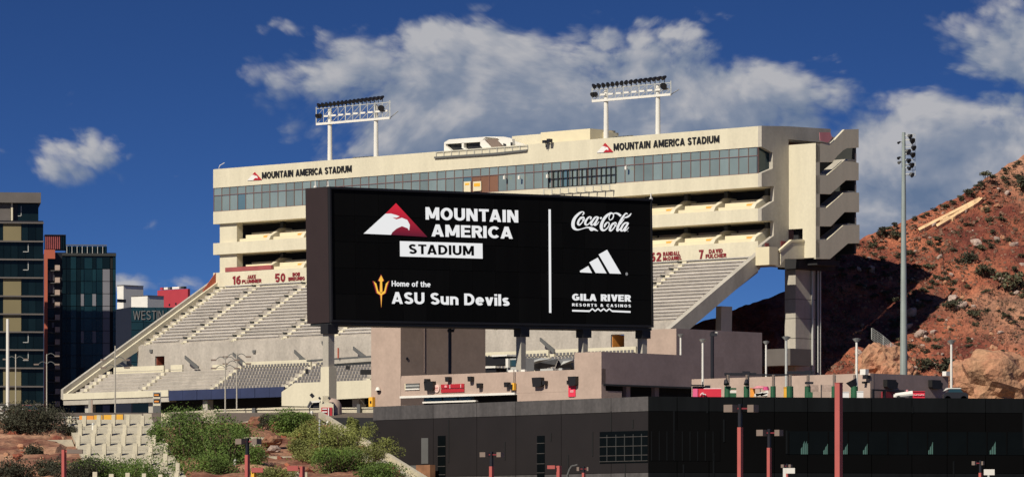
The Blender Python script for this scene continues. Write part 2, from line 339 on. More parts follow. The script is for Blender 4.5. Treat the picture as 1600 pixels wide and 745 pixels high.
    if ch == 'f': return .40, [Cc([(.17, 0), (.17, .80), (.24, 1-h), (.40, 1-h)]), H(.65, 0, .38)]
    return .5, [V(.25)]
def text2d(s, wt=.2, gap=.12):
    """Strips as (outline, depth rank); all in a unit rectangle."""
    out = []; x = 0.0
    for ch in s:
        w_, parts = glyph(ch, wt)
        for k, (ty, pts) in enumerate(parts):
            if ty == 'P': out.append(([(x+a, b) for a, b in pts], k))
            else:
                n = len(pts); Ls, Rs = [], []; closed = math.hypot(pts[0][0]-pts[-1][0], pts[0][1]-pts[-1][1]) < 1e-6
                for i in range(n):
                    p0 = pts[i-1] if i else (pts[-2] if closed else pts[0]); p1 = pts[i+1] if i < n-1 else (pts[1] if closed else pts[-1])
                    a = (pts[i][0]-p0[0], pts[i][1]-p0[1]); b = (p1[0]-pts[i][0], p1[1]-pts[i][1])
                    la, lb = math.hypot(*a), math.hypot(*b)
                    if la < 1e-9: a, la = b, lb
                    if lb < 1e-9: b, lb = a, la
                    n1 = (-a[1]/la, a[0]/la); n2 = (-b[1]/lb, b[0]/lb); m_ = (n1[0]+n2[0], n1[1]+n2[1]); q = max(.5, (m_[0]*n1[0]+m_[1]*n1[1])); m_ = (m_[0]/q, m_[1]/q)
                    Ls.append((x+pts[i][0]+m_[0]*wt/2, pts[i][1]+m_[1]*wt/2)); Rs.append((x+pts[i][0]-m_[0]*wt/2, pts[i][1]-m_[1]*wt/2))
                for i in range(n-1): out.append(([Ls[i], Ls[i+1], Rs[i+1], Rs[i]], k))
        x += w_+gap-(.06 if ch in 'CRTVLF' else 0)
    W_ = x-gap
    return [([(a/W_, b) for a, b in q], k) for q, k in out]
def text(s, name, m, parent, p00, ex, ey, en, depth=0.06, wt=.2, gap=.12, label=None):
    """Raised lettering filling the rectangle p00 + ex + ey, standing out along en."""
    p00 = Vector(p00); ex = Vector(ex); ey = Vector(ey); en = Vector(en).normalized(); mb = MB()
    for q, k in text2d(s, wt, gap): mb.prism([p00+ex*a+ey*b for a, b in q], en*(depth+.003*k))
    return mb.build(name, m, parent, label=label)

# ------------------------------------------------------------------ terrain
def terrain(name, xs, ys, fz, m, smooth=True):
    mb = MB(); nx = len(xs)
    for y in ys:
        for x in xs: mb.v.append(Vector((x, y, fz(x, y))))
    for j in range(len(ys)-1):
        for i in range(nx-1): mb.f.append((j*nx+i, j*nx+i+1, (j+1)*nx+i+1, (j+1)*nx+i))
    o = mb.build(name, m, None, smooth=smooth, fix=False); o['kind'] = 'structure'; return o
def sm(t): t = max(0, min(1, t)); return t*t*(3-2*t)
def ground_z(x, y):
    z = 7.0*sm((y-380)/55)+8.0*sm((y-462)/60)*.0
    z = 7.0*sm((y-370)/60)
    z += 10.5*sm((y-470)/60)
    return z-0.3
ys = [-400, 0, 200, 300]+[350+i*8 for i in range(32)]+[640, 700, 800, 1000, 1500, 2500, 4500, 9000]
xs = [-6000, -3000, -1500, -700, -400, -200, -120]+[-100+i*10 for i in range(21)]+[120, 200, 400, 700, 1500, 3000, 6000]
terrain('ground', xs, ys, ground_z, 'ground')

# hill: rows run from its foot to the ridge, columns fan out from the camera
RID = [(900, 560), (1000, 540), (1100, 505), (1140, 491), (1180, 474), (1225, 455), (1260, 425), (1290, 402), (1330, 383), (1370, 366), (1440, 336), (1500, 309), (1540, 283), (1570, 264), (1600, 247), (1640, 222), (1700, 190), (1800, 150), (1950, 120), (2200, 150)]
def ridge(px):
    for (a, ya), (b, yb) in zip(RID, RID[1:]):
        if px <= b: return ya+(yb-ya)*max(0, (px-a))/(b-a)
    return RID[-1][1]
SL = 0.62
def hill_plane(D): return 38.0+SL*(D-668.0)
def hill_noise(x, y, z=0):
    v = Vector((x*.06, y*.06, 3.1)); a = noise.fractal(v, 1.0, 2.1, 4)*1.3
    v2 = Vector((x*.3, y*.3, 7.7)); v3 = Vector((x*.11+a*.15, y*.09, 1.3)); return a+abs(noise.fractal(v2, 1.0, 2.1, 5))*0.75+max(0, noise.ridged_multi_fractal(v3, .9, 2.2, 4, 1.0, 2.0)-1.15)*1.6
hv = MB(); HP = [900+i*3.2 for i in range(260)]+[1740+i*14 for i in range(35)]; NR = 170
for px in HP:
    ry = ridge(px); k = (HZ-ry)/FP
    Dr = (SL*668-38+EYE)/(SL-k)       # where the slope meets the sight line of the ridge
    Df = 638.0
    for j in range(NR+1):
        D = Df+(Dr-Df)*min(1.0, j/(NR-16)) if j <= NR-16 else Dr+((j-(NR-16))/16.0)**1.5*140
        x = (px-800)/FP*D
        z = hill_plane(D) if D <= Dr else EYE+k*Dr-(D-Dr)*.35
        e = max(0, 1-abs(D-Dr)/14.0)
        z += hill_noise(x, D)*(1-.55*e)
        hv.v.append(Vector((x, D, z)))
for i in range(len(HP)-1):
    for j in range(NR):
        a = i*(NR+1)+j; hv.f.append((a, a+NR+1, a+NR+2, a+1))
hill = hv.build('hill', 'hill', None, smooth=False, fix=False); hill['kind'] = 'structure'
def hill_at(px, py):
    """Point of the hillside seen at a photo position."""
    k = (HZ-py)/FP; D = (SL*668-38+EYE)/(SL-k)
    for _ in range(6):
        x = (px-800)/FP*D; z = hill_plane(D)+hill_noise(x, D); D += (EYE+k*D-z)/(SL)*.8
    x = (px-800)/FP*D; return Vector((x, D, hill_plane(D)+hill_noise(x, D)))
#@@PART2
# ------------------------------------------------------------------ the stadium stand
S = Frame(31.2, 640.0, -0.7155, 0.6987); LEN = 101.6
ROOF, GT, TR, GB, B1B, B2T, B2B, NT, NB = 56.2, 53.6, 52.55, 50.3, 48.6, 45.95, 44.35, 41.85, 39.5
st = thing('stadium_stand', 'huge cream concrete stadium stand with a glazed press box above raked grey seating', 'stadium', S.p(50, 0, 19))
U = Vector((S.a[0], S.a[1], 0)); W = Vector((S.b[0], S.b[1], 0)); UP = Vector((0, 0, 1)); OUT = -W
def sbox(name, m, *a, parent=None, **k): return fbox(S, *a).build(name, m, parent or st, **k)
E = 0.6
sbox('roof_fascia', 'cream', E, LEN, 0, .8, GT, ROOF)
BRR = S.B(1336, E)
sbox('roof_deck', 'cream', E, LEN, .8, BRR, ROOF-1.6, ROOF-.5)
sbox('rear_block', 'conc', E+4, LEN, 8, BRR, NB+.5, ROOF-1.62)
sbox('window_band', 'cream', E, LEN, 0, 5, B1B, GB)
sbox('loge_band', 'cream', E, LEN, 0, 5, B2B, B2T)
sbox('name_wall', 'cream', E, LEN, 0, 5, NB-.6, NT)
sbox('rear_wall', 'shadek', E, LEN-.6, 5, 5.6, NB, GB, label='dark rear wall of the open loges')
# end wall with its recesses
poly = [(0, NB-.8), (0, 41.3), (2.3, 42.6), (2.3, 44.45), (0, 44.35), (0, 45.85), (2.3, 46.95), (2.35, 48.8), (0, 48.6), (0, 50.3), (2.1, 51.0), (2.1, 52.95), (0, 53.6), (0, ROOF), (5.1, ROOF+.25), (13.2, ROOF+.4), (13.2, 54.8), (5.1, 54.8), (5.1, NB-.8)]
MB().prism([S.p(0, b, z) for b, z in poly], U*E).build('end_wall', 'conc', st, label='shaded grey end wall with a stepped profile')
sbox('end_glass', 'glassd', E+.02, E+.3, 0.1, 2.3, GB, GT)
sbox('end_pillar', 'cream', LEN-4.3, LEN-.8, .5, 1.6, B2T, B1B); sbox('end_pillar', 'cream', LEN-4.3, LEN-.8, .5, 1.6, NT, B2B)
# glass
NP = 62; pw = (LEN-E-.1)/NP
pl = MB().box(S, 0.04, pw-.04, .12, .18, 0, TR-GB-.08); pu = MB().box(S, 0.04, pw-.04, .12, .18, 0, GT-TR-.04)
o0 = S.p(0, 0, 0)
mel = pl.mesh('pane', 'glass', o0); meu = pu.mesh('pane', 'glass', o0)
meb = MB().box(S, 0.04, pw-.04, .12, .18, 0, TR-GB-.08).mesh('pane', mat('sky_blue_pane', (.15, .25, .28), .06, .1, .3, metal=.4), o0)
med = MB().box(S, 0.04, pw-.04, .12, .18, 0, TR-GB-.08).mesh('pane', mat('curtained_pane', (.20, .10, .06), .3, .1, .3), o0)
mml = MB().box(S, -.035, .035, .03, .22, 0, GT-GB).mesh('mullion', 'mull', o0)
kb0, kb1 = S.A(857), S.A(962)
for i in range(NP+1):
    a = E+.05+i*pw; px = 800+FP*S.p(a, 0, 0).x/S.p(a, 0, 0).y
    piece('mullion', mml, st, S.p(a, 0, GB))
    if i == NP: break
    dark = 745 < px < 788
    piece('pane', med if dark else (meb if i in (58, 20, 31) else mel), st, S.p(a, 0, GB+.02))
    piece('pane', meu, st, S.p(a, 0, TR+.02))
sbox('transom', 'mull', E, LEN, .04, .2, TR-.05, TR+.03)
sbox('mullion', 'mull', E, LEN, .04, .2, GB, GB+.07)
# the row of dark framed sliding windows
sw = MB()
n = 14; step = (kb0-kb1)/n
for i in range(n+1): sw.box(S, kb1+i*step-.07, kb1+i*step+.07, -.06, .1, GB, TR)
for z in (GB, GB+1.12, TR-.1): sw.box(S, kb1, kb0, -.05, .09, z, z+.09)
sw.build('window_frame', 'dframe', st, label='black frame round the row of sliding windows')
sbox('balcony_rail', 'galv', S.A(960), S.A(857), -.9, -.8, GB-.25, GB-.18)
for i in range(9):
    a = S.A(960)+i*(S.A(857)-S.A(960))/8; MB().box(S, a-.05, a+.05, -.9, -.82, GB-.9, GB-.2).bar(S.p(a, -.86, GB-.86), S.p(a, 0, GB-.86), .1).build('rail_bracket', 'galv', st)
for px_, py_ in ((788, 277.5), (811, 277.5), (855, 275.5), (978, 262.5)):
    a_, z_ = S.fa(px_, py_, -.5); MB().box(S, a_-.14, a_+.14, -.6, -.35, z_-.22, z_+.22).bar(S.p(a_, -.45, z_+.1), S.p(a_+.5, .05, z_+.35), .07).build('band_light', 'white', st)
for x0, x1, y0, y1, m_ in ((725, 735.5, 284, 300, 'cream_warm'), (739.5, 752, 284, 298, 'cream_warm'), (741, 750.5, 286.5, 291, 'yellow'), (727, 733.5, 286.5, 289, 'yellow')):
    a_, z_ = S.fa(x1, y1, -.02); a2_, z2_ = S.fa(x0, y0, -.02); sbox('hung_board', m_, a_, a2_, -.06-(.03 if m_ == 'yellow' else 0), .02, z_, z2_)
# loges: seat steps, dividers, dark piers
bay = 6.85; nb = int((LEN-1)/bay)
for lv, (z0, cap) in enumerate(((B2T, B1B), (NT, B2B))):
    step_m = MB(); 
    step_m.box(S, .55, bay-.75, .5, 1.5, 0, .42); step_m.box(S, .75, bay-.95, 1.5, 2.6, 0, .98); step_m.box(S, .95, bay-.95, 2.6, 3.6, 0, 1.35)
    sme = step_m.mesh('seat_step', 'cream_warm', o0)
    dm = MB().prism([S.p(-.35, 0.05, 0), S.p(-.35, .4, .55), S.p(-.35, 2.6, 1.75), S.p(-.35, 4.4, 1.75), S.p(-.35, 4.4, 0)], U*.7); dme = dm.mesh('divider', 'cream', o0)
    cme = MB().box(S, -.25, .35, 2.8, 3.4, 0, cap-z0).mesh('pier', 'trimd', o0)
    ome = MB().box(S, .95, 2.0, 1.2, 1.35, .42, .72).mesh('seat_cushion', 'orange', o0)
    sh = MB().box(S, .95, bay-1.3, 3.7, 3.8, 1.35, 1.75).mesh('roller_shade', 'head', o0)
    for i in range(nb+1):
        a = 1.6+i*bay
        if a > LEN-5: break
        piece('divider', dme, st, S.p(a, 0, z0)); piece('pier', cme, st, S.p(a, 0, z0))
        if a+bay < LEN-2:
            piece('seat_step', sme, st, S.p(a, 0, z0)); piece('seat_cushion', ome, st, S.p(a, 0, z0))
            if lv == 1 and i < nb-2: piece('roller_shade', sh, st, S.p(a, 0, z0))
sbox('banner_cloth', 'maroonc', S.A(424), S.A(352), -.03, .35, NT+.01, NT+.62, label='maroon cloth along the left end of the lower loge')
# name wall groove and lettering
sbox('wall_groove', 'trim', E, LEN-.2, -.03, .01, NB+.28, NB+.34)
def stext(s, px0, px1, y0, y1, m='redlet', name='lettering', wt=.2, b=0.0, depth=.12, lab=None):
    """Letters between two photo columns; y0 / y1 are the cap top and base at px0's side of the word."""
    a0, z1 = S.fa(px0, y0, b); z0 = S.Z(y1, a0, b); a1 = S.A(px1, b)
    return text(s, name, m, st, S.p(a0, b, z0), U*(a1-a0), UP*(z1-z0), OUT, depth, wt, .13, lab)
stext('MOUNTAIN AMERICA STADIUM', 410, 550, 269.3, 279.5, 'letter', 'sign_lettering', .19, lab='black MOUNTAIN AMERICA STADIUM letters at the left end of the fascia')
stext('MOUNTAIN AMERICA STADIUM', 959.5, 1124.5, 224.5, 235.5, 'letter', 'sign_lettering', .19, lab='black MOUNTAIN AMERICA STADIUM letters at the right end of the fascia')
for (num, na, nb_, x) in (('16', 'JAKE', 'PLUMMER', (364, 376.5, 386.5, 400, 378.5, 408.5)), ('50', 'BOB', 'BREUNIG', (430.5, 446, 457.5, 469, 451, 476.5)),
                          ('62', 'RANDALL', 'McDANIEL', (1016.5, 1033.5, 1036.5, 1062.5, 1036.5, 1065)), ('7', 'DAVID', 'FULCHER', (1092.5, 1099.5, 1108, 1129.5, 1103, 1135))):
    a = S.A(x[0]); zt = 41.25 if x[0] < 900 else 41.15
    def put(t, p0, p1, z0, z1, off, nm): 
        a0, a1 = S.A(p0), S.A(p1); text(t, nm, 'redlet', st, S.p(a0, 0, z0), U*(a1-a0), UP*(z1-z0), OUT, .08, off, .12)
    put(num, x[0], x[1], zt-1.18, zt, .21, 'number'); put(na, x[2], x[3], zt-.50, zt, .22, 'lettering'); put(nb_, x[4], x[5], zt-1.1, zt-.6, .22, 'lettering')
# the red and white mountain-and-bird emblem, drawn once in a unit square
EAG = [(0, .02), (.345, .655), (.43, .665), (.52, .62), (.565, .585), (.515, .535), (.45, .545), (.515, .487), (.60, .545), (.685, .48), (.725, .325), (.712, .14), (.688, .215), (.60, .275), (.517, .195), (.448, .075), (.425, -.01)]
TRI = [(.425, -.01), (1.0, -.045), (.512, 1.0), (.345, .655), (.43, .665), (.52, .62), (.565, .585), (.515, .535), (.45, .545), (.515, .487), (.60, .545), (.685, .48), (.725, .325), (.712, .14), (.688, .215), (.60, .275), (.517, .195), (.448, .075)]
EAG = [(0, .0)]+[(x, y) for x, y in EAG[1:]]
def emblem(parent, p00, ex, ey, en, mw, mr, depth, nm='emblem'):
    en = Vector(en).normalized()
    MB().prism([p00+ex*x+ey*y+en*.004 for x, y in EAG], en*depth).build(nm, mw, parent)
    MB().prism([p00+ex*x+ey*y+en*.004 for x, y in TRI], en*depth).build(nm, mr, parent)
for (p0, p1, y0, y1) in ((387, 409.5, 270, 282.3), (933, 958.5, 224.6, 239)):
    a0 = S.A(p0); a1 = S.A(p1); z1 = S.Z(y0, a0); z0 = S.Z(y1, a0)
    emblem(st, S.p(a0, 0, z0), U*(a1-a0), UP*(z1-z0), OUT, 'signwhite', 'signred', .1)

# ---- raked seating
T1, T2, T3 = 14.3, 21.0, 27.5
RR, RT = .4722, T1/18
def deckz(t): return NB-t*.5944
prof = [(0, NB)]
for i in range(18): prof += [((i)*RT+RT*.0, NB-i*RR), ((i+1)*RT, NB-i*RR), ((i+1)*RT, NB-(i+1)*RR)]
prof = [(0, NB-.02)]
for i in range(18): prof += [((i+1)*RT, NB-i*RR-.02), ((i+1)*RT, NB-(i+1)*RR-.02)]
prof += [(T1, NB-18*RR-1.0), (0, NB-1.6)]
MB().prism([S.p(E, -t, z) for t, z in prof], U*(LEN-E-.5)).build('upper_terrace', 'deck', st)
ai = [S.A(p) for p in (406, 488)]; da = ai[0]-ai[1]
aisles = []
a = ai[0]
while a > 2: aisles.append(a); a -= da
r_al = S.A(1072)
aisles = [ai[0]-k*(ai[0]-r_al)/8 for k in range(9)]
sp = (ai[0]-r_al)/8
edges = [LEN-2.6]+aisles+[max(E+.4, r_al-sp)]
for k in range(len(edges)-1):
    a1, a0 = edges[k]-.75, edges[k+1]+.75
    if k == len(edges)-2: a0 = E+.5
    bm_ = MB().box(S, a0, a1, -.30, 0.02, .30, .40).box(S, a0, a1, -.05, 0.02, .12, .22)
    me = bm_.mesh('bench', 'alu', o0)
    for i in range(18):
        piece('bench', me, st, S.p(0, -(i+1)*RT+.18, NB-i*RR-.02+.02))
# aisle stairs: pale kerbs, with dark gaps between the treads
for k, a in enumerate([LEN-2.0]+aisles):
    am = MB(); ad = MB()
    for i in range(36):
        t = i*RT/2; z = deckz(t)
        am.box(S, a-.42, a+.30, -t-RT/2, -t, z-.12, z+.24)
        if i % 4 == 1: ad.box(S, a+.36, a+.75, -t-RT/2, -t+.05, z+.30, z+.56)
    am.build('aisle_stair', 'cream', st); ad.build('aisle_rails', 'trimd', st, kind='stuff')
# wall below the upper terrace, with two openings
def vom(p0, p1, y0, y1):
    return S.A(p1, -T1), S.A(p0, -T1), S.Z(y1, S.A(p0, -T1), -T1), S.Z(y0, S.A(p0, -T1), -T1)
ops = [vom(957, 978, 522.5, 545.5), vom(245, 259.5, 556.5, 577.5)]
wz0, wz1 = 26.6, NB-18*RR+.25
cur = E
for (a0, a1, z0, z1) in ops:
    sbox('mid_wall', 'deck', cur, a0, -T1-.3, -T1, wz0, wz1); sbox('mid_wall', 'deck', a0, a1, -T1-.3, -T1, z1, wz1); sbox('mid_wall', 'deck', a0, a1, -T1-.3, -T1, wz0, z0)
    sbox('tunnel_wall', 'orange' if a0 < 50 else 'salmon', a1-.05, a1+.1, -T1, -T1+3.5, z0, z1); sbox('tunnel_wall', 'shadek', a0, a1, -T1+3.5, -T1+3.6, z0, z1)
    cur = a1
sbox('mid_wall', 'deck', cur, LEN-.6, -T1-.3, -T1, wz0, wz1)
for (p0, y0, p1, y1) in ((194, 560, 219, 579), (290, 555, 311, 572), (461, 546, 480, 563), (553, 541, 573, 556), (845, 527, 867, 545), (660, 535, 680, 552), (365, 550, 385, 567)):
    a0, z0 = S.fa(p0, y0, -T1-1.2); a1, z1 = S.fa(p1, y1, -T1-1.2)
    MB().prism([S.p(a0, -T1-1.2, z0), S.p(a1, -T1-1.2, z1), S.p(a1, -T1-1.2, z1-.6), S.p(a0, -T1-1.2, z0-.45)], OUT*.2).build('stair_parapet', 'trim', st)
rb = MB()
for px_, b_ in ((600, 0), ): pass
# small fixtures on the wall
fx = MB()
for px_, py_ in ((237, 548), (226, 576), (203, 577), (398, 549), (506, 535), (424, 566)):
    a_, z_ = S.fa(px_, py_, -T1-.3); fx.box(S, a_-.25, a_+.25, -T1-.5, -T1-.3, z_-.2, z_+.2)
fx.build('wall_fixture', 'trim', st)
# lower terrace
R2, T2s = .4875, (T3-T2)/8
prof = [(T2-5.5, 27.15), (T2, 27.15)]
for i in range(8): prof += [(T2+(i+1)*T2s, 27.15-i*R2), (T2+(i+1)*T2s, 27.15-(i+1)*R2)]
prof += [(T3, 23.15), (T2-5.5, 24.5)]
MB().prism([S.p(E, -t, z) for t, z in prof], U*(LEN-E-.5)).build('lower_terrace', 'deck', st)
low = [S.A(p, -T2) for p in (264, 382, 494)]
st2 = (low[0]-low[2])/2; lows = [low[0]+(0)]+[low[0]-st2*(k+1) for k in range(6)]
lows = [x for x in lows if x > 2]
for a in [LEN-2.4]+lows:
    lm_ = MB()
    for i in range(16):
        t = T2+i*T2s/2; z = 27.15-i*R2/2
        lm_.box(S, a-.35, a+.3, -t-T2s/2, -t, z-.1, z+(.40 if i % 2 == 0 else .22))
    lm_.build('aisle_stair', 'cream', st)
le = [LEN-3.2]+lows+[E+.3]
for k in range(len(le)-1):
    a0, a1 = le[k+1]+.9, le[k]-.4
    if k == 0: a1 = le[0]
    if k == 1: a0, a1 = S.A(285, -T2), S.A(270, -T2)
    if k == 1: sbox('parapet', 'cream', S.A(286, -T2), S.A(268, -T2), -T2-.15, -T2+.1, 27.1, 28.1)
    else: sbox('parapet', 'cream', a0, a1, -T2-.15, -T2+.1, 27.1, 28.1)
    if k == 1: sbox('parapet', 'cream', S.A(354, -T2), S.A(333, -T2), -T2-.15, -T2+.1, 26.6, 27.9)
# rows on the lower terrace: backless benches left, chairs with backs further right
be = MB(); ch = MB()
for k in range(len(le)-1):
    a0, a1 = le[k+1]+.8, le[k]-.7
    for i in range(8):
        t = T2+(i+1)*T2s; z = 27.15-i*R2
        if k < 2: be.box(S, a0, a1, -t+.1, -t+.35, z+.22, z+.30)
        else:
            n = int((a1-a0)/.60)
            for j in range(n):
                c = a0+(j+.5)*(a1-a0)/n
                ch.box(S, c-.19, c+.19, -t+.25, -t+.31, z+.12, z+.52).box(S, c-.2, c+.2, -t-.05, -t+.25, z+.12, z+.18)
be.build('bench_rows', MT['deck'], st, kind='stuff'); ch.build('chair_rows', mat('grey_stadium_chairs', (.14, .13, .13), .7, .1), st, kind='stuff')
# front lip
aL = S.A(265, -T3)
sbox('front_rail', 'cream', aL, LEN-.3, -T3-.25, -T3, 23.6, 24.45)
sbox('edge_beam', 'conc', aL, LEN-.3, -T3-.1, -T3+1.2, 22.9, 23.58)
aN = S.A(446, -T3)
NT_ = 8
for i in range(NT_):
    q0 = aN+(aL-aN)*i/NT_; q1 = aN+(aL-aN)*(i+1)/NT_
    sbox('tarpaulin', 'navy', q0+.03, q1-.03, -T3-.22+.02*(i % 2), -T3, 23.05, 24.35)
# left side wall of the rake
MB().prism([S.p(LEN-.48, 0, NB+1.5), S.p(LEN-.48, -T3-.25, 25.0), S.p(LEN-.48, -T3-.25, 23.7), S.p(LEN-.48, 0, NB-1.5)], U*.5).build('side_wall', 'conc', st)
MB().prism([S.p(LEN-.9, 0, NB+1.0), S.p(LEN-.9, -T3, 24.4), S.p(LEN-.9, -T3, 24.0), S.p(LEN-.9, 0, NB-1.5)], U*.4).build('side_wall', 'cream', st)
a_, z_ = S.fa(334, 432, 0)
MB().prism([S.p(LEN-.5, -.05, NB), S.p(LEN-.5, -.05, NT), S.p(LEN-.5, -2.4, NB-.2), S.p(LEN-.5, -2.4, NB-1.0)], -U*.08).build('banner_cloth', 'salmon', st, label='salmon panel where the side wall meets the name wall')
# right end beam of the rake
q = [S.fb(1179, 391, -.25), S.fb(1180.5, 417, -.25)]
sl = .5944
MB().prism([S.p(-.3, -.6, NB+.9), S.p(-.3, -T3, NB+.9-sl*T3), S.p(-.3, -T3, NB-1.2-sl*T3), S.p(-.3, -.6, NB-1.2)], U*(E+.3)).build('end_beam', 'conc', st, label='broad sloping concrete beam at the right end of the rake')
# big cream front wall
bw = -T3-2.0
pts = [S.fa(x, y, bw) for x, y in ((443.5, 612), (464, 598), (579, 593.6), (700, 588.5), (700, 612), (579, 621), (522, 624), (498, 627), (485, 634.6), (443.5, 633.8))]
MB().prism([S.p(a, bw, z) for a, z in pts], OUT*.4).build('front_wall', 'cream', st, label='wide cream front wall with a cut corner')
MB().prism([S.p(a, bw+.01, z) for a, z in pts[2:6]], W*3).build('front_wall', 'conc', st)
sbox('field_wall', 'conc', E, S.A(700, bw), bw, bw+.4, 22.3, 23.6)
# under the stand
sbox('concourse_wall', 'shadek', 8, LEN-6, -T1-2, -T1-1.5, 17, 27, label='dark concourse wall under the seating')  # painted near-black for the shade under the deck
for px_, w_ in ((141, 1.0), (325, .9), (240, 0.9), (560, 1.2)):
    a_ = S.A(px_, -T3+1); sbox('column', 'conc', a_-w_/2, a_+w_/2, -T3+.5, -T3+1.5, 18, 23)
for a_ in (16, 28, 40, 53, 66, 79, 92):
    MB().prism([S.p(a_, 0, NB-1.6), S.p(a_, -T1, NB-1.6-sl*T1), S.p(a_, -T1, NB-3.2-sl*T1), S.p(a_, 4, NB-3.2), S.p(a_, 4, NB-1.0)], U*.8).build('raker_beam', 'conc', st)
# slanted column seen through the gap at the right end
b0 = -6.5
MB().prism([S.p(.9, b0, 30.5+3), S.p(.9, b0+2.0, 30.5+3), S.p(.9, b0+1.6, 19), S.p(.9, b0-.4, 19)], U*.9).build('column', 'cream', st, label='pale column standing under the right end of the rake')
sbox('concourse_slab', 'slab', -3, E+5, 2, 6, 26.3, 28.4, label='short concrete bridge behind the right hand column')  # darker grey puts the shade on this bridge into its colour

# ---- stair tower at the right end
uT = -4.5
sbox('tower_face', 'cream', uT, -.02, 5.12, 5.9, S.Z(355.7, uT, 5), S.Z(223.6, uT, 5), label='flat sunlit panel of the stair tower')
sbox('tower_face', 'cream', uT, S.A(1254, 5.1), 5.12, 5.9, 39.8, S.Z(355.7, uT, 5), label='narrow lower panel of the stair tower')
def tp(pts, u=uT): 
    r = []
    for x, y in pts:
        b, z = S.fb(x/3.104+1160, y/3.104+180, u); r.append((b, z))
    return r
bands = [
 [(357,137),(432,137),(495,70),(564,68),(564,158),(508,160),(490,170),(462,196),(436,228),(357,228)],
 [(357,291),(411,291),(490,222),(538,226),(564,232),(564,316),(502,316),(427,383),(357,381)],
 [(357,446),(408,449),(490,376),(538,374),(566,376),(566,470),(496,470),(429,539),(357,538)],
 [(357,603),(412,603),(490,533),(538,531),(568,531),(568,620),(512,622),(425,697),(357,696)]]
for q in bands:
    MB().prism([S.p(uT, b, z) for b, z in tp(q)], U*.35).build('balustrade', 'cream', st)
    # the same balustrade on the far side of the stair, and the flight between
bmx = S.fb(564/3.104+1160, 300/3.104+180, uT)[0]
for k, zc in enumerate((53.2, 49.2, 45.1)):
    sbox('landing', 'conc', uT+.36, -.1, 5.92, 8.1, zc-3.1, zc-2.85)
    sbox('landing', 'conc', uT+.36, -.1, bmx-1.6, bmx-.05, zc-.95, zc-.7)
    MB().prism([S.p(uT+.36, 8.1, zc-3.1), S.p(uT+.36, bmx-1.6, zc-.95), S.p(uT+.36, bmx-1.6, zc-.7), S.p(uT+.36, 8.1, zc-2.85)], U*2).build('stair_flight', 'conc', st)
    z0 = zc-1.0; MB().prism([S.p(uT+.36, bmx-.3, z0-.6), S.p(uT+.36, bmx-.3, z0+1.1), S.p(uT+2.4, bmx-.3, z0+1.1), S.p(uT+4.3, bmx-.3, z0-.6)], W*.28).build('balustrade', 'cream', st)
sbox('tower_core', 'shadek', -.9, -.1, 5.95, bmx-.3, 38.6, 53.5, label='dark inner wall of the stair tower')  # near-black colour carries the shade inside the stair slots
sbox('far_wall', 'trimd', uT+.37, -.05, bmx-.36, bmx-.06, 40.6, 54.3, label='shaded far wall of the stair tower')  # dark grey instead of concrete, standing in for the shade on it
sbox('tower_soffit', 'shadek', uT+.4, -.05, 5.9, bmx-3.2, 38.95, 39.6)
sbox('pier_cap', 'shadek', -2.4, 1.2, 4.4, 9.7, 38.5, 39.75, label='dark cap over the tower pier')
zs = [18]+[S.Z(y, -1, 5.3) for y in (559, 528, 497, 467)]+[38.48]
for z0, z1 in zip(zs, zs[1:]):
    sbox('pier_segment', 'conc', -1.0, .8, 5.3, 9.1, z0+.04, z1-.04)
sbox('pier_core', 'trim', -.95, .75, 5.35, 9.05, 18, 38.4)
for b_, r_ in ((8.3, .14), (9.35, .1), (9.8, .1)): MB().cyl(S.p(-1.2, b_, 19), S.p(-1.2, b_, 38.4), r_).build('drain_pipe', 'galv', st)
MB().prism([S.p(-1.1, b, z) for b, z in ((9.2, 19), (9.2, 38), (10.1, 38), (10.1, 19))], U*.8).build('service_riser', 'trim', st)
# maroon drapes on the stair landing
dr = MB().box(S, -.08, -.02, .6, 1.3, 41.0, 41.6); dr.box(S, -.08, -.02, 3.6, 4.5, 41.0, 42.0); dr.build('banner_cloth', 'maroonc', st, label='maroon cloth hung over the end wall landing')
q = [S.fb(x, y, uT-.01) for x, y in ((1280, 207), (1281, 220), (1293, 223), (1300, 216), (1297, 207))]
MB().prism([S.p(uT-.01, b, z) for b, z in q], -U*.05).build('banner_cloth', 'pink', st, label='faded red banner at the top of the stair tower')
# landing block and the sloped parapet to the tower
sbox('landing_block', 'cream_warm', -2.6, -.32, -1.5, .1, 38.7, 40.95)
q = [S.fb(180/3.104+1160, 652/3.104+180, -2.61), ]
pts = [(186, 655), (240, 607), (300, 607), (300, 696), (206, 696), (186, 725)]
MB().prism([S.p(-2.62, b, z) for b, z in tp(pts, -2.62)], U*.3).build('stair_parapet', 'cream', st)
pts = [(181, 655), (240, 603), (300, 603), (300, 614), (240, 616), (184, 665)]
MB().prism([S.p(-2.70, b, z) for b, z in tp(pts, -2.70)], U*.42).build('coping', 'cream_warm', st)

# ---- roof plant
pc = Frame(31.2, 640, -0.7155, 0.6987)
bq = 3.0
def rbox(name, m, p0, p1, b0, b1, z0, z1, **k): return sbox(name, m, S.A(p1, b0), S.A(p0, b0), b0, b1, z0, z1, **k)
rbox('penthouse', 'cream_warm', 845, 922, 3, 7.8, 55.6, S.Z(201, S.A(922, 3), 3), label='plain cream plant room on the roof')
rbox('penthouse', 'cream', 905, 946, 5.5, 8, 55.6, S.Z(201, S.A(922, 3), 3)-.3)
rbox('roof_parapet', 'cream', 800, 845, 4.4, 4.9, 55.5, S.Z(207.5, S.A(845, 3), 3))
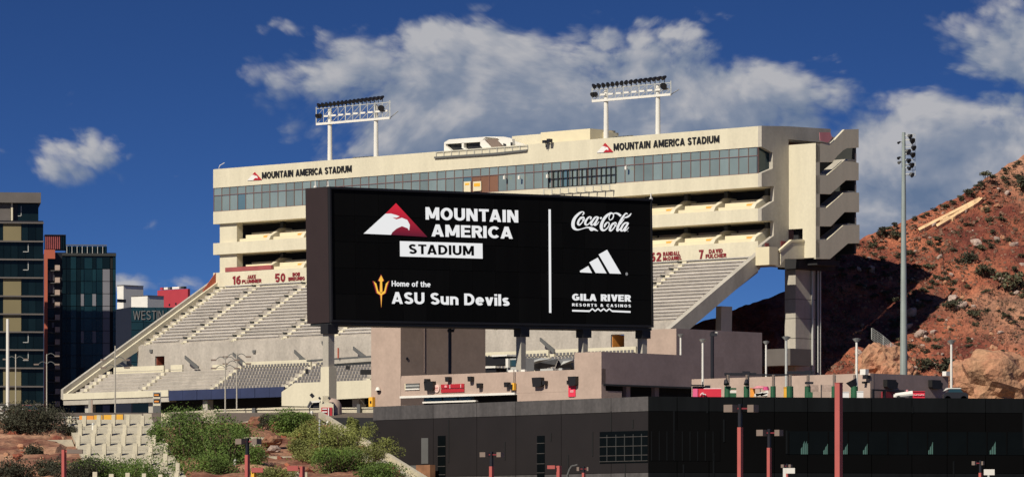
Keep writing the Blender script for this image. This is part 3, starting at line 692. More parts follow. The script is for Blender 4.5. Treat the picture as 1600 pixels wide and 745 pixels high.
# camera position: a white box with two open bays, a mauve panel and a long rail
cb = thing('roof_camera_hut', 'long white hut with dark open bays on the stadium roof edge', 'hut', S.p(S.A(760, 1), 1.5, ROOF))
def cp(*pts, b=.9): return [S.p(*(lambda az: (az[0], b, az[1]))(S.fa(x/9.412+680, y/9.412+200, b))) for x, y in pts]
MB().prism(cp((130,215),(205,170),(740,130),(1010,130),(1120,155),(1150,190),(1300,240),(1360,300),(160,345),(130,335),b=3.4), W*.3).build('back_wall', 'white', cb)
MB().prism(cp((130,238),(205,170),(740,135),(670,205)), W*2.4).build('roof_panel', 'white', cb)
MB().prism(cp((130,238),(155,240),(155,262),(240,335),(130,338)), W*.5).build('frame', 'white', cb)
MB().prism(cp((390,228),(420,225),(420,290),(470,325),(440,325),(390,295)), W*.5).build('frame', 'white', cb)
MB().prism(cp((662,205),(735,160),(840,290),(700,300),(662,260)), W*.5).build('frame', 'white', cb)
MB().prism(cp((165,240),(665,205),(665,292),(235,335),b=1.5), W*.3).build('opening', 'dframe', cb)
MB().prism(cp((720,170),(900,160),(975,270),(835,290)), W*.4).build('side_panel', 'head', cb)
MB().prism(cp((920,185),(1000,165),(1130,165),(1140,250),(1120,268),(1000,262)), W*.5).build('frame', 'white', cb)
MB().prism(cp((1010,225),(1045,240),(1045,275),(1005,265)), OUT*.1).build('opening', 'dframe', cb); MB().prism(cp((1115,210),(1138,215),(1138,265),(1115,260)), OUT*.1).build('opening', 'dframe', cb)
MB().prism(cp((0,425),(0,452),(900,395),(1360,345),(1360,318),(900,365), b=-.02), OUT*.22).build('ledge', 'trim', cb)
rr = MB()
for i in range(13):
    x = 10+i*112; y = 430-(x*110/1360)
    p = cp((x, y), (x, y-75), b=-.15); rr.bar(p[0], p[1], .06)
p = cp((10, 355), (1360, 255), b=-.15); rr.bar(p[0], p[1], .06); rr.build('rail', 'galv', cb)
cm = MB(); p = cp((1500+80, 215), (1500+80, 265), b=.5)
# small camera cluster left of the emblem
cc = thing('roof_camera', 'small dark camera on the fascia beside the plant room', 'camera', S.p(S.A(855), -.5, 54.9))
a_, z_ = S.fa(853, 222, -.5); MB().box(S, a_-.3, a_+.3, -.9, -.3, z_-.15, z_+.2).build('body', 'lamp', cc); MB().cyl(S.p(a_, -.5, z_-.7), S.p(a_, -.5, z_), .06).build('post', 'lamp', cc); MB().box(S, a_-1.0, a_-.5, -.9, -.3, z_-.1, z_+.35).build('hood', 'lamp', cc); MB().bar(S.p(a_-.8, -.5, z_), S.p(a_+.1, -.1, z_), .08).build('arm', 'lamp', cc)

# ---- roof light frames
def roof_lights(p0, p1, ytop0, ybeam0, xs0, xs1, n, b, label, lamps_px):
    a0, a1 = S.A(p0, b), S.A(p1, b)
    zb = S.Z(ybeam0, a0, b); zt = S.Z(ytop0, a0, b)
    t = thing('roof_floodlight_frame', label, 'floodlight frame', S.p((a0+a1)/2, b, ROOF-.5), group='floodlight frames on the stadium roof')
    for a in (a0, a1): MB().cyl(S.p(a, b, ROOF-.7), S.p(a, b, zt-.35), .34, .27, 10).build('pole', 'white', t)
    ae0, ae1 = S.A(xs0, b), S.A(xs1, b)
    MB().bar(S.p(ae0, b-.3, zb), S.p(ae1, b-.3, zb), .22, h=.3).build('beam', 'white', t)
    zr = zb+(zt-zb)*.42; m = MB(); m2 = MB(); k = 10
    for i in range(k):
        q0 = ae0+(ae1-ae0)*(i+.1)/k; q1 = ae0+(ae1-ae0)*(i+.72)/k
        m.bar(S.p(q0, b-.35, zr), S.p(q1, b-.35, zr), .16, h=.24)
    m.build('walkway_rail', 'white', t)
    for i in range(k+1):
        q0 = ae0+(ae1-ae0)*i/k; m2.bar(S.p(q0, b-.35, zb), S.p(q0, b-.35, zt), .08 if i % 2 else .13)
    m2.bar(S.p(ae0, b-.35, zt-.25), S.p(ae1, b-.35, zt-.25), .1)
    for i in range(k):
        q0 = ae0+(ae1-ae0)*i/k; q1 = ae0+(ae1-ae0)*(i+1)/k
        m2.bar(S.p(q0, b-.3, zb), S.p(q1, b-.3, zr), .06); m2.bar(S.p(q0, b-.35, zr), S.p(q1, b-.35, zt-.3), .05)
    m2.bar(S.p(ae1, b-.3, zb), S.p(ae1, b+1.2, zr), .1); m2.build('truss', 'galv', t)
    # each lamp: drum turned further away along the row, on a thin stalk
    l0, l1 = S.A(lamps_px[0], b-.5), S.A(lamps_px[1], b-.5)
    for i in range(n):
        f = i/(n-1); a = l0+(l1-l0)*f; yaw = 1.25-1.5*f
        d = (OUT*math.cos(yaw)+U*math.sin(yaw)*-1.0-UP*.55).normalized()
        c = S.p(a, b-.5, zt+.2+.25*f)
        lm = MB().cyl(c-d*.1, c+d*.28, .20, .29, 12).cyl(c-d*.4, c-d*.1, .14, .24, 10).build('floodlight', 'lamp', t)
        MB().bar(c-d*.2, S.p(a, b-.35, zt-.3), .08).build('stalk', 'lamp', lm)
    c = S.p(l1-.2, b-.5, zr+.5); d = (OUT*.9-U*.2-UP*.5).normalized(); MB().cyl(c, c+d*.4, .3, .5, 12).build('floodlight', 'lamp', t)
    for f in (0.0, .05): 
        c = S.p(l0-f*9, b-.5, zr+.2); MB().cyl(c, c+(OUT-UP*.6).normalized()*.35, .25, .38, 10).build('floodlight', 'lamp', t)
    return t
roof_lights(515.5, 587.5, 166, 193, 497, 612, 17, 3.5, 'white twin pole floodlight frame above the left half of the roof', (498, 596))
roof_lights(947, 1028, 136, 157, 928, 1051, 16, 3.5, 'white twin pole floodlight frame beside the plant room', (928, 1037))
# thin items along the roof edge
rv = thing('roof_vent_row', 'low dark row of vents between the left light poles', 'vents', S.p(S.A(568, 2), 2, ROOF))
for i in range(5): fbox(S, S.A(555+i*6, 2), S.A(555+i*6, 2)+.5, 2, 2.5, ROOF-.5, ROOF+.35).build('vent', 'trim', rv)
rv = thing('roof_vent_row', 'low dark row of vents between the right light poles', 'vents', S.p(S.A(975, 2), 2, ROOF))
for i in range(5): fbox(S, S.A(962+i*6, 2), S.A(962+i*6, 2)+.5, 2, 2.5, ROOF-.5, ROOF+.35).build('vent', 'trim', rv)
g = thing('roof_whip_antenna', 'thin curved antenna on the far left roof corner', 'antenna', S.p(LEN-.5, 1, ROOF))
m = MB(); pp = [S.p(LEN-.6+.5*math.sin(i*.5), 1, ROOF-.5+i*.22) for i in range(6)]+[S.p(LEN-1.2, 1, ROOF+.9)]
for p, q in zip(pp, pp[1:]): m.bar(p, q, .07)
m.build('rod', 'white', g)
#@@PART3
MT['barm'] = mat('grey_glazing_bar', (.055, .05, .045), .7, .3, 1.5)
# ------------------------------------------------------------------ the video board
bx = Vector(((517-800)/FP*530, 530, EYE+(HZ-503)/FP*530)); 
b_r = P(1020.3, 511.3, 558.5)
BX = (b_r-bx); BWID = BX.length; BX.normalize()
BY = Vector((-BX.y, BX.x, 0)).normalized()      # away from the camera
BZ = BX.cross(BY).normalized()
if BZ.z < 0: BZ = -BZ
BH = 14.0
def bp(s, t, d=0.0): return bx+BX*s+BZ*t+BY*d
def bpx(px, py, d=0.0):
    """Board coordinates of the point of its face seen at a photo position."""
    r = Vector(((px-800)/FP, 1, (HZ-py)/FP)); o = Vector((0, 0, EYE)); n = BY; p0 = bp(0, 0, d)
    k = (p0-o).dot(n)/r.dot(n); q = o+r*k-bx; return q.dot(BX), q.dot(BZ)
vb = thing('video_board', 'huge black video board showing sponsor names in white, raised on grey columns', 'video board', (bx+BX*BWID/2+BY*2)*1.0-Vector((0, 0, bx.z-13)))
def bbox_(name, m, s0, s1, t0, t1, d0, d1, **k):
    return MB().box8([bp(s0,t0,d0), bp(s1,t0,d0), bp(s1,t0,d1), bp(s0,t0,d1), bp(s0,t1,d0), bp(s1,t1,d0), bp(s1,t1,d1), bp(s0,t1,d1)]).build(name, m, vb, **k)
bbox_('cabinet', 'bronze', -.02, BWID+.02, -.02, BH+.02, .25, 4.0, label='dark bronze cabinet of the video board')
NC, NR2 = 14, 5
for i in range(NC):
    for j in range(NR2):
        s0 = .2+(BWID-.4)*i/NC; s1 = .2+(BWID-.4)*(i+1)/NC; t0 = .25+(BH-.5)*j/NR2; t1 = .25+(BH-.5)*(j+1)/NR2
        g_ = .012*((i*7+j*5) % 3)
        bbox_('screen_tile', 'screen', s0+.02, s1-.02, t0+.02, t1-.02, .0, .25)
for (s0, s1, t0, t1) in ((0, BWID, 0, .24), (0, BWID, BH-.24, BH), (0, .19, .24, BH-.24), (BWID-.19, BWID, .24, BH-.24)): bbox_('screen_frame', 'black', s0, s1, t0, t1, -.12, .25)
bbox_('bottom_catwalk', 'trimd', .1, BWID-.1, -.32, -.05, .1, 3.6)
FN = -BY
def btext(s, x0, x1, ytop, ybase, m='w', name='lettering', wt=.2, gap=.12):
    """Place letters so that the baseline runs from (x0, ybase)."""
    s0, t0 = bpx(x0, ybase); _, t1 = bpx(x0, ytop); s1, _ = bpx(x1, ybase)
    return text(s, name, EM[m] if m in EM else MT[m], vb, bp(s0, t0, 0), BX*(s1-s0), BZ*(t1-t0), FN, .03, wt, gap)
btext('MOUNTAIN', 665, 809.5, 323.5, 343, wt=.215, gap=.10)
btext('AMERICA', 674, 801, 350.3, 369.2, wt=.215, gap=.10)
s0, t0 = bpx(625, 400.5); s1, _ = bpx(754, 403); _, t1 = bpx(625, 376.5)
MB().prism([bp(s0,t0), bp(s1,t0), bp(s1,t1), bp(s0,t1)], FN*.02).build('name_plate', EM['w'], vb)
s0, t0 = bpx(638.5, 396.5, -.02); s1, _ = bpx(740.5, 399, -.02); _, t1 = bpx(638.5, 381.2, -.02)
text('STADIUM', 'lettering', 'screen', vb, bp(s0,t0,-.021), BX*(s1-s0), BZ*(t1-t0), FN, .02, .21, .11)
btext('Home of the', 612, 672.5, 438.3, 447, wt=.17, gap=.10)
btext('ASU Sun Devils', 612, 796, 455.8, 474.2, wt=.20, gap=.09)
btext('GILA RIVER', 894, 985, 458.5, 469.2, wt=.25, gap=.11)
btext('RESORTS & CASINOS', 894, 985.5, 473.6, 478, wt=.2, gap=.38)
# emblem: white bird head on a red mountain (red deepens downwards as on the screen)
mred = bpy.data.materials.new('lit_red_pixels'); mred.use_nodes = True; t_ = mred.node_tree; b_ = t_.nodes['Principled BSDF']
b_.inputs['Base Color'].default_value = (.01, .01, .01, 1); tcn = t_.nodes.new('ShaderNodeTexCoord'); sp_ = t_.nodes.new('ShaderNodeSeparateXYZ'); t_.links.new(tcn.outputs['Generated'], sp_.inputs[0])
cr_ = t_.nodes.new('ShaderNodeValToRGB'); t_.links.new(sp_.outputs[2], cr_.inputs[0]); cr_.color_ramp.elements[0].color = (.10, .004, .018, 1); cr_.color_ramp.elements[1].color = (.68, .015, .035, 1)
t_.links.new(cr_.outputs[0], b_.inputs['Emission Color']); b_.inputs['Emission Strength'].default_value = 1
s0, t0 = bpx(568, 365); s1, _ = bpx(667.5, 368); _, t1 = bpx(618, 317.5)
emblem(vb, bp(s0, t0, 0), BX*(s1-s0), BZ*(t1-t0), FN, EM['w'], mred, .03)
def bpoly(pts, m, name, d=0.0, h=.03):
    q = [bpx(x, y) for x, y in pts]; return MB().prism([bp(s, t, d) for s, t in q], FN*h).build(name, EM.get(m, MT.get(m)) if isinstance(m, str) else m, vb)
bpoly([(857, 327), (860.3, 327.2), (861.2, 488.6), (857.9, 488.4)], 'w', 'divider_line')
# three slanted bars
Z4 = lambda pts: [(880+x/3.925, 310+y/3.921) for x, y in pts]
bpoly(Z4([(102, 443), (153, 413), (176, 456), (104, 452)]), 'w', 'logo_bar'); bpoly(Z4([(160, 391), (211, 362), (265, 458), (199, 456)]), 'w', 'logo_bar'); bpoly(Z4([(217, 343), (268, 314), (354, 461), (285, 459)]), 'w', 'logo_bar')
m = MB(); s0, t0 = bpx(979, 427.8); m.cyl(bp(s0, t0, 0), bp(s0, t0, -.03), .17, n=14); m.build('registered_mark', EM['dim'], vb)
# stepped line under GILA RIVER
zz = [(894, 485)]+[(921+i*4.4+(0), 485.2+(-3.2 if i % 2 else .6)) for i in range(9)]+[(985, 487)]
m = MB()
for (x0, y0), (x1, y1) in zip(zz, zz[1:]):
    a = bpx(x0, y0); c = bpx(x1, y1); m.bar(bp(a[0], a[1], -.015), bp(c[0], c[1], -.015), .03, up=BZ, h=.19 if x1-x0 > 10 else .14)
m.build('zigzag_line', EM['w'], vb)
# flowing script: strokes with swelling width, traced as centre lines
def stroke(pts, w_, name='script_lettering', n=6):
    """Catmull-Rom through points (x, y, width) given in the enlarged tracing (14.545 per photo pixel)."""
    P4 = [pts[0]]+pts+[pts[-1]]; out = []
    for i in range(1, len(P4)-2):
        for j in range(n):
            t = j/n; q = []
            for c in range(3):
                p0, p1, p2, p3 = (P4[i-1][c], P4[i][c], P4[i+1][c], P4[i+2][c])
                q.append(.5*((2*p1)+(-p0+p2)*t+(2*p0-5*p1+4*p2-p3)*t*t+(-p0+3*p1-3*p2+p3)*t**3))
            out.append(q)
    out.append(list(pts[-1])); L_, R_ = [], []
    for i, (x, y, wd) in enumerate(out):
        a = out[max(0, i-1)]; b = out[min(len(out)-1, i+1)]; dx, dy = b[0]-a[0], b[1]-a[1]; l = math.hypot(dx, dy) or 1
        nx_, ny_ = -dy/l, dx/l; L_.append((x+nx_*wd/2, y+ny_*wd/2)); R_.append((x-nx_*wd/2, y-ny_*wd/2))
    f = lambda q: bp(*bpx(885+q[0]/14.545, 322+q[1]/14.545), 0)
    for i in range(len(out)-1):
        w_.prism([f(L_[i]), f(L_[i+1]), f(R_[i+1]), f(R_[i])], FN*.03)
m = MB()
stroke([(362,205,22),(395,160,24),(365,128,22),(290,165,45),(190,270,62),(148,390,72),(165,490,66),(240,535,36),(340,520,22),(450,488,26),(530,490,40),(620,520,52),(715,568,8)], m)
stroke([(520,510,20),(565,548,36),(620,535,20)], m)
stroke([(385,250,30),(330,262,38),(278,330,44),(262,400,44),(295,428,30),(355,370,22),(400,290,28),(375,245,26),(350,290,14),(400,330,12),(430,318,12)], m)
stroke([(540,300,34),(560,255,26),(510,250,30),(450,320,40),(425,395,44),(460,430,30),(520,390,20),(570,330,18)], m)
stroke([(720,250,24),(660,252,36),(600,320,40),(560,395,42),(575,435,26),(630,390,18),(690,300,18),(735,250,16)], m)
stroke([(725,250,36),(665,370,44),(640,430,40),(690,415,20),(740,350,12)], m)
stroke([(765,285,40),(800,260,40)], m, n=2)
stroke([(980,320,18),(1040,290,22),(1070,210,20),(1035,165,18),(985,200,18),(965,270,18),(985,318,18)], m)
stroke([(1050,170,26),(1000,160,34),(900,230,56),(820,350,60),(790,460,66),(810,535,56),(870,545,32),(950,470,22),(970,390,20),(930,370,26),(880,420,40),(860,480,22)], m)
stroke([(1060,175,22),(1120,160,30),(1180,180,44),(1235,225,50)], m)
stroke([(1110,375,26),(1050,400,38),(1000,480,46),(985,545,44),(1020,555,30),(1080,490,24),(1130,400,24),(1100,370,22),(1080,420,14),(1130,455,12),(1160,450,12)], m)
stroke([(1385,185,26),(1350,165,26),(1280,250,44),(1200,400,52),(1155,520,48),(1165,560,34),(1230,500,20),(1270,440,14)], m)
stroke([(1310,290,18),(1240,390,18),(1190,440,16)], m)
stroke([(1470,165,14),(1430,215,34),(1370,250,36),(1310,265,18)], m)
stroke([(1400,380,30),(1330,385,36),(1270,450,42),(1235,540,40),(1270,560,26),(1330,480,20),(1400,385,20)], m)
stroke([(1405,380,36),(1340,500,42),(1315,560,38),(1365,540,22),(1415,480,12)], m)
m.build('script_lettering', EM['w'], vb)
m = MB(); s0, t0 = bpx(981, 361.3); m.cyl(bp(s0, t0, 0), bp(s0, t0, -.03), .07, n=8); m.build('registered_mark', EM['dim'], vb)
# the pitchfork: gold over a maroon rim
Z6 = lambda pts: [(560+x/5.926, 410+y/5.922) for x, y in pts]
def fork(gr, m_, d, h):
    cx = 209
    def pr(pts): bpoly(Z6([(cx+(x-cx)*(1+gr*.1)+0, y) for x, y in pts]), m_, 'pitchfork_emblem', d, h)
    g = gr*5
    pr([(209,118-g*2), (232+g,165+g), (218,178), (220+g,275), (198-g,275), (200,178), (186-g,165+g)])
    pr([(140-g,172-g), (165+g,195), (182,262), (209,285), (209,305+g), (172-g,282), (155-g,215)])
    pr([(278+g,172-g), (254-g,195), (238,262), (209,285), (209,305+g), (247+g,282), (263+g,215)])
    pr([(203-g,290), (217+g,290), (211,412+g*2)])
fork(1, 'mar', 0.0, .008); fork(0, 'gold', -.012, .02)
# columns
tt = .8
for px_, wd in ((513.5, .84), (814, .74), (911, .74), (1003.5, .74)):
    s0, _ = bpx(px_, 505, tt); base = bx+BX*s0+BY*(tt)
    top = bx.z-.3+BX.z*s0
    m = MB(); fr = Frame(base.x, base.y, -0.7155, 0.6987)
    m.box(fr, -wd/2, wd/2, -wd/2, wd/2, 13.5, top).build('column', 'conc', vb)
    br = MB().box(fr, -wd/2-.25, wd/2+.05, -wd/2-.3, wd/2+.3, top-.9, top+.1); br.build('bracket', 'black', vb)
s0, _ = bpx(513.5, 505, tt); base = bx+BX*s0+BY*(tt); fr = Frame(base.x, base.y, -0.7155, 0.6987)
MB().box(fr, -.62, .62, -.55, .55, 13.5, EYE+(HZ-573)/FP*base.y).build('column_base', 'cream', vb)
# little posts on top
for px_, d_ in ((493, 3), (513, 2.5), (1017, 2)):
    s0, _ = bpx(px_, 300, d_)
    MB().cyl(bp(s0, BH, d_), bp(s0, BH+.75, d_), .07).cyl(bp(s0, BH+.02, d_), bp(s0, BH+.25, d_), .2).build('beacon', 'white', vb)
# grey beam behind the first column
gb = thing('service_gantry', 'grey steel service beam behind the left board column', 'gantry', P(545, 563, 600))
fg = Frame.px(470, 612, 580, 598)
a0, z0 = fg.fa(479, 563.5); a1 = fg.A(600); 
fbox(fg, a0, a1, 0, .5, z0-.1, z0+.12).build('rail', 'trim', gb); a0 = fg.A(521)
fbox(fg, a0, a1, 0, .6, fg.Z(568, a0), fg.Z(561.5, a0)).build('beam', 'conc', gb); fbox(fg, a0, a1, -.05, 0, fg.Z(572, a0), fg.Z(568.5, a0)).build('shadow_strip', 'trimd', gb)  # dark strip drawn as the shadow under the beam
MB().cyl(fg.p(fg.A(532), -.3, fg.Z(560, a0)), fg.p(fg.A(532), -.3, fg.Z(544, a0)), .1).build('post', 'salmon', gb)
for q, (x0, x1, y0, y1) in enumerate(((563, 580, 577, 585), (540, 547, 571, 577), (477, 482, 576, 584))):
    o = MB().box8([P(x0,y1,597), P(x1,y1,597), P(x1,y1,598), P(x0,y1,598), P(x0,y0,597), P(x1,y0,597), P(x1,y0,598), P(x0,y0,598)]).build('equipment_box', 'black', gb)

# ------------------------------------------------------------------ pink stucco buildings
Kf = Frame(-12.18, 560.0, 0.7155, -0.6987)     # a runs right and nearer, b runs away
def kb(name, m, par, px0, px1, b0, b1, y0, y1, ref=None, **k):
    a0, a1 = Kf.A(px0, b0), Kf.A(px1, b0); r = Kf.A(ref, b0) if ref else a0
    return fbox(Kf, a0, a1, b0, b1, Kf.Z(y1, r, b0), Kf.Z(y0, r, b0)).build(name, m, par, **k)
A_ = thing('stucco_tower_block', 'square pink stucco tower under the left half of the video board', 'building', Kf.p(2, 4, 18))
zt = 28.2; aL_ = Kf.A(580)
fbox(Kf, aL_, 0, 0, 13.2, 14, zt).build('wall', 'stucco', A_)
fbox(Kf, .02, .05, 3.6, 3.66, 22.6, zt).build('wall_joint', 'stucco2', A_)
vb_, vz_ = Kf.fb(636, 560, .0); m = MB().cyl(Kf.p(-.1, vb_, vz_), Kf.p(.04, vb_, vz_), .17, n=10); m.build('wall_vent', 'lamp', A_)
KA = Kf; Kf = Frame(-11.70, 538.0, 0.7155, -0.6987)     # the sign wall stands nearer than the tower
B_ = thing('stucco_sign_building', 'long low pink stucco building with red lettered signs and black speakers', 'building', Kf.p(15, 4, 18))
z1 = Kf.Z(587, Kf.A(626)); zs_ = Kf.Z(619.6, Kf.A(630))
fbox(Kf, .03, Kf.A(940), 0.0, .6, zs_, z1).build('wall', 'stucco', B_)
fbox(Kf, Kf.A(808), Kf.A(940), .01, 3.0, 14, zs_-.01).build('wall', 'stucco', B_, label='lower pink wall reaching the ground at the right')
fbox(Kf, .03, Kf.A(896), .6, 4.5, z1-.5, z1-.25).build('roof', 'trim', B_)
fbox(Kf, .03, Kf.A(806), -.18, .0, zs_-.15, zs_+.08).build('cornice', 'white', B_)
fbox(Kf, .03, Kf.A(806), 3.4, 3.6, 14, zs_).build('rear_wall', 'shadek', B_)
ct = MB()
for x0, x1 in ((662, 691), (692, 715), (716, 741)):
    kb('counter_window', 'glassd', B_, x0+.6, x1-.6, .8, .9, 621, 629, ref=665)
kb('counter', 'white', B_, 660, 743, .1, .5, 627, 629.5, ref=665)
fbox(Kf, Kf.A(626), Kf.A(633), .1, 1.2, 14, zs_-.9).build('kerb_block', 'stucco', B_)
C_ = thing('stucco_block', 'tall pink stucco block standing in front of the orange tunnel mouth', 'building', Kf.p(Kf.A(930), 6, 18))
zb1 = Kf.Z(549, Kf.A(940)); zb0 = Kf.Z(600, Kf.A(940)); a9 = Kf.A(898); a10 = Kf.A(940)
fbox(Kf, a9, a10, -.03, .0, 14, zb1).build('front_skin', 'stucco', C_)  # thin skin in the sunlit stucco tone, body in the shaded copy
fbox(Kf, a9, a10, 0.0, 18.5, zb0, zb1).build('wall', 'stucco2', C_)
fbox(Kf, a9, a10-2.2, 0.02, 1.5, 14, zb0).build('pier', 'stucco', C_)
fbox(Kf, a10-.02, a10+.12, .2, 18.3, zb0-.12, zb0+.05).build('edge_trim', 'trimd', C_)
fbox(Kf, a9, a10-3, 3.5, 18, 14, zb0).build('recess_wall', 'shadek', C_)  # near-black for the shade in the recess
for b in (4.2, 8.5): fbox(Kf, a10-1, a10-.5, b, b+.6, 14, zb0).build('column', 'stucco2', C_)
D_ = thing('stucco_hall', 'wide pink stucco hall at the right foot of the video board', 'building', P(1090, 600, 585))
Df = Frame((1057-800)/FP*580, 580, 0.7155, -0.6987)
zt = Df.Z(513, 0)
fbox(Df, Df.A(1009), 0, 0, 14.6, 14, zt).build('wall', 'stucco2', D_); fbox(Df, Df.A(1009), 0.0, -.03, 0, 14, zt+.001).build('front_skin', 'stucco', D_)  # sunlit tone on the front skin, painted shade on the side
# wall behind the green padded posts, and the end building
E_ = thing('stucco_end_building', 'low pink stucco building with two black loudspeakers at the right', 'building', P(1400, 600, 500))
Ef = Frame((1360-800)/FP*500, 500, 0.7155, -0.6987)
z1 = Ef.Z(582.7, 0)
fbox(Ef, Ef.A(1081), 0, -.03, .5, 14, z1).build('wall', 'stucco', E_, label='sunlit pink wall behind the green padded posts')
fbox(Ef, -6, -.02, .5, Ef.B(1482), 14, z1-.003).build('wall', 'stucco2', E_)  # dim side in the shade-toned stucco
def spk(par, px, py, w_, h_, b=-.5, fr=Kf, nm='loudspeaker'):
    a, z = fr.fa(px, py, b)
    m = MB().prism([fr.p(a-w_/2, b, z+h_/2), fr.p(a+w_/2, b, z+h_/2), fr.p(a+w_/2, b, z-h_*.35), fr.p(a+w_*.3, b, z-h_/2), fr.p(a-w_*.4, b, z-h_/2)], Vector((fr.b[0], fr.b[1], 0))*(-b*.9))
    return m.build(nm, 'black', par)
spk(B_, 669, 602.5, 1.35, .95); spk(B_, 665, 594.5, .5, .4); spk(B_, 838, 596.5, 1.35, .95); spk(B_, 849, 597.5, .4, .4); spk(B_, 893, 595, 1.1, .95); spk(B_, 887, 597, .35, .4)
for x, y in ((698, 592), (733, 591.5), (747, 602), (790, 600.5), (797, 604), (720, 0)):
    if y: spk(B_, x, y, .55, .5)
# red sign: round white badge and two red boards
sg = thing('red_wall_sign', 'round white badge and two-line red sign on the pink wall', 'sign', Kf.p(Kf.A(700), -.2, 20.3))
a, z = Kf.fa(682.5, 606.5, -.1)
m = MB(); m.prism([Kf.p(a+.40*math.cos(i*.3927), -.14, z+.42*math.sin(i*.3927)) for i in range(16)], -Vector((Kf.b[0], Kf.b[1], 0))*-.12); m.build('badge', mat('pink_white_badge', (.75, .52, .45), .6, .03), sg)
fbox(Kf, a-.25, a+.25, -.17, -.14, z+.04, z+.1).build('badge_line', 'signred', sg); fbox(Kf, a-.22, a+.22, -.17, -.14, z-.14, z-.1).build('badge_line', 'signred', sg)
for (x0, x1, y0, y1) in ((689, 725, 600.2, 606.3), (689, 725, 607.5, 613)):
    aa = Kf.A(x0, -.1); fbox(Kf, aa, Kf.A(x1, -.1), -.12, -.001, Kf.Z(y1, aa), Kf.Z(y0, aa)).build('board', 'signred', sg)
aa = Kf.A(696); fbox(Kf, aa, aa+.32, -.14, -.12, Kf.Z(605, aa), Kf.Z(601.5, aa)).build('sign_mark', mat('faded_pink_mark', (.7, .35, .35), .6, .03), sg)
aa = Kf.A(704); fbox(Kf, aa, aa+.06, -.14, -.12, Kf.Z(606.3, aa), Kf.Z(600.4, aa)).build('sign_mark', 'signwhite', sg); aa = Kf.A(721); fbox(Kf, aa, aa+.06, -.14, -.12, Kf.Z(605.3, aa), Kf.Z(600, aa)).build('sign_mark', 'signwhite', sg)
lv = thing('wall_louvre', 'small grey louvred vent left of the black speaker on the pink wall', 'vent', Kf.p(Kf.A(645), -.15, 20.5))
aa = Kf.A(634, -.1); ab = Kf.A(655, -.1)
fbox(Kf, aa-.15, aa, -.12, -.001, Kf.Z(609, aa), Kf.Z(599, aa)).build('edge', 'cream_warm', lv)
for i in range(4): fbox(Kf, aa, ab, -.12-.02*(i%2), -.001, Kf.Z(609-i*2.6, aa), Kf.Z(606.8-i*2.6, aa)).build('slat', ('white', 'trim', 'galv', 'trim')[i], lv)
bn = thing('red_banner', 'narrow red hanging banner below the black speaker by the corner', 'banner', Kf.p(Kf.A(893), -.2, 18.5))
aa = Kf.A(888, -.1); ab = Kf.A(899, -.1); fbox(Kf, aa, ab, -.10, -.04, Kf.Z(619.5, aa), Kf.Z(601.5, aa)).build('cloth', mat('bright_red_banner', (.70, .03, .07), .7, .05), bn)
fbox(Kf, aa+.25, ab-.25, -.12, -.10, Kf.Z(613, aa), Kf.Z(609, aa)).build('mark', 'pink', bn)
yb = thing('yellow_wall_post', 'slim yellow post where the sign wall meets the taller wall', 'post', Kf.p(Kf.A(805.5), -.3, 18)); aa = Kf.A(805.5)
fbox(Kf, aa-.18, aa+.18, -.4, -.1, Kf.Z(609, aa), Kf.Z(598, aa)).build('cover', 'yellow', yb); MB().cyl(Kf.p(aa, -.25, Kf.Z(598, aa)), Kf.p(aa, -.25, Kf.Z(577, aa)), .05).build('rod', 'head', yb)
ye = thing('yellow_call_box', 'yellow box on the bottom left corner of the stucco tower', 'box', KA.p(KA.A(583), -.3, 18.5)); aa = KA.A(583)
fbox(KA, aa-.25, aa+.35, -.45, -.03, KA.Z(635, aa), KA.Z(620, aa)).build('case', 'yellow', ye); fbox(KA, aa+.0, aa+.2, -.5, -.45, KA.Z(630, aa), KA.Z(626, aa)).build('window', 'lamp', ye)
wl = thing('wall_lamp', 'small white lamp on the sunlit side of the stucco tower', 'lamp', KA.p(KA.A(593), -.3, 20.5)); aa, z = KA.fa(593, 609.5)
MB().cyl(KA.p(aa, -.25, z), KA.p(aa, -.25, z+.35), .32, .15, 10).build('shade', 'white', wl); fbox(KA, aa-.2, aa+.2, -.25, -.01, z-.18, z-.01).build('base', 'lamp', wl)
for k, (px0, py0, D0) in enumerate(((693+9.5, 513, 545),)): pass
# clutter on the roof behind the sign wall
rc = thing('tarpaulin_heap', 'heap of slumped grey tarpaulins over the lower seats beside the stucco block', 'tarpaulin', P(850, 575, 600))
def heap(name, mname, pts, D, th, par):
    mb = MB(); front = [P(x, y, D) for x, y in pts]; cx = sum(p.x for p in front)/len(front); cz = sum(p.z for p in front)/len(front)
    mb.prism(front, Vector((0, th, 0))); mb.v.append(Vector((cx+.3, D-.8, cz+.1))); c = len(mb.v)-1; n = len(pts)
    mb.f[0:1] = [((i+1)%n, i, c) for i in range(n)]
    return mb.build(name, mname, par)
heap('tarpaulin', 'tarp', [(812, 576), (814, 563), (830, 558), (872, 560), (868, 570), (840, 577)], 600, 3, rc)
heap('tarpaulin', 'tarp', [(868, 574), (872, 562), (890, 558), (897, 560), (897, 576)], 602, 3, rc)
heap('tarpaulin', 'galv', [(818, 568), (845, 559), (862, 560), (840, 566), (822, 571)], 597, 1, rc)
heap('tarpaulin', 'galv', [(876, 570), (880, 564), (897, 561), (897, 565)], 598, 1, rc)
tr = thing('white_service_truck', 'white service truck roof just above the sign wall', 'truck', P(785, 578, 585))
F2 = Frame.px(755, 590, 815, 585)
def f2b(name, m, x0, x1, y0, y1, b0, b1, par, F=F2): a = F.A(x0, b0); return fbox(F, a, F.A(x1, b0), b0, b1, F.Z(y1, a, b0), F.Z(y0, a, b0)).build(name, m, par)
f2b('cargo_box', 'black', 757, 790, 557, 571, .3, 2.5, tr); f2b('roof', 'white', 768, 792, 554.5, 557, 0, 2.6, tr); f2b('cab', 'galv', 792, 812, 560, 580, .2, 2.4, tr)
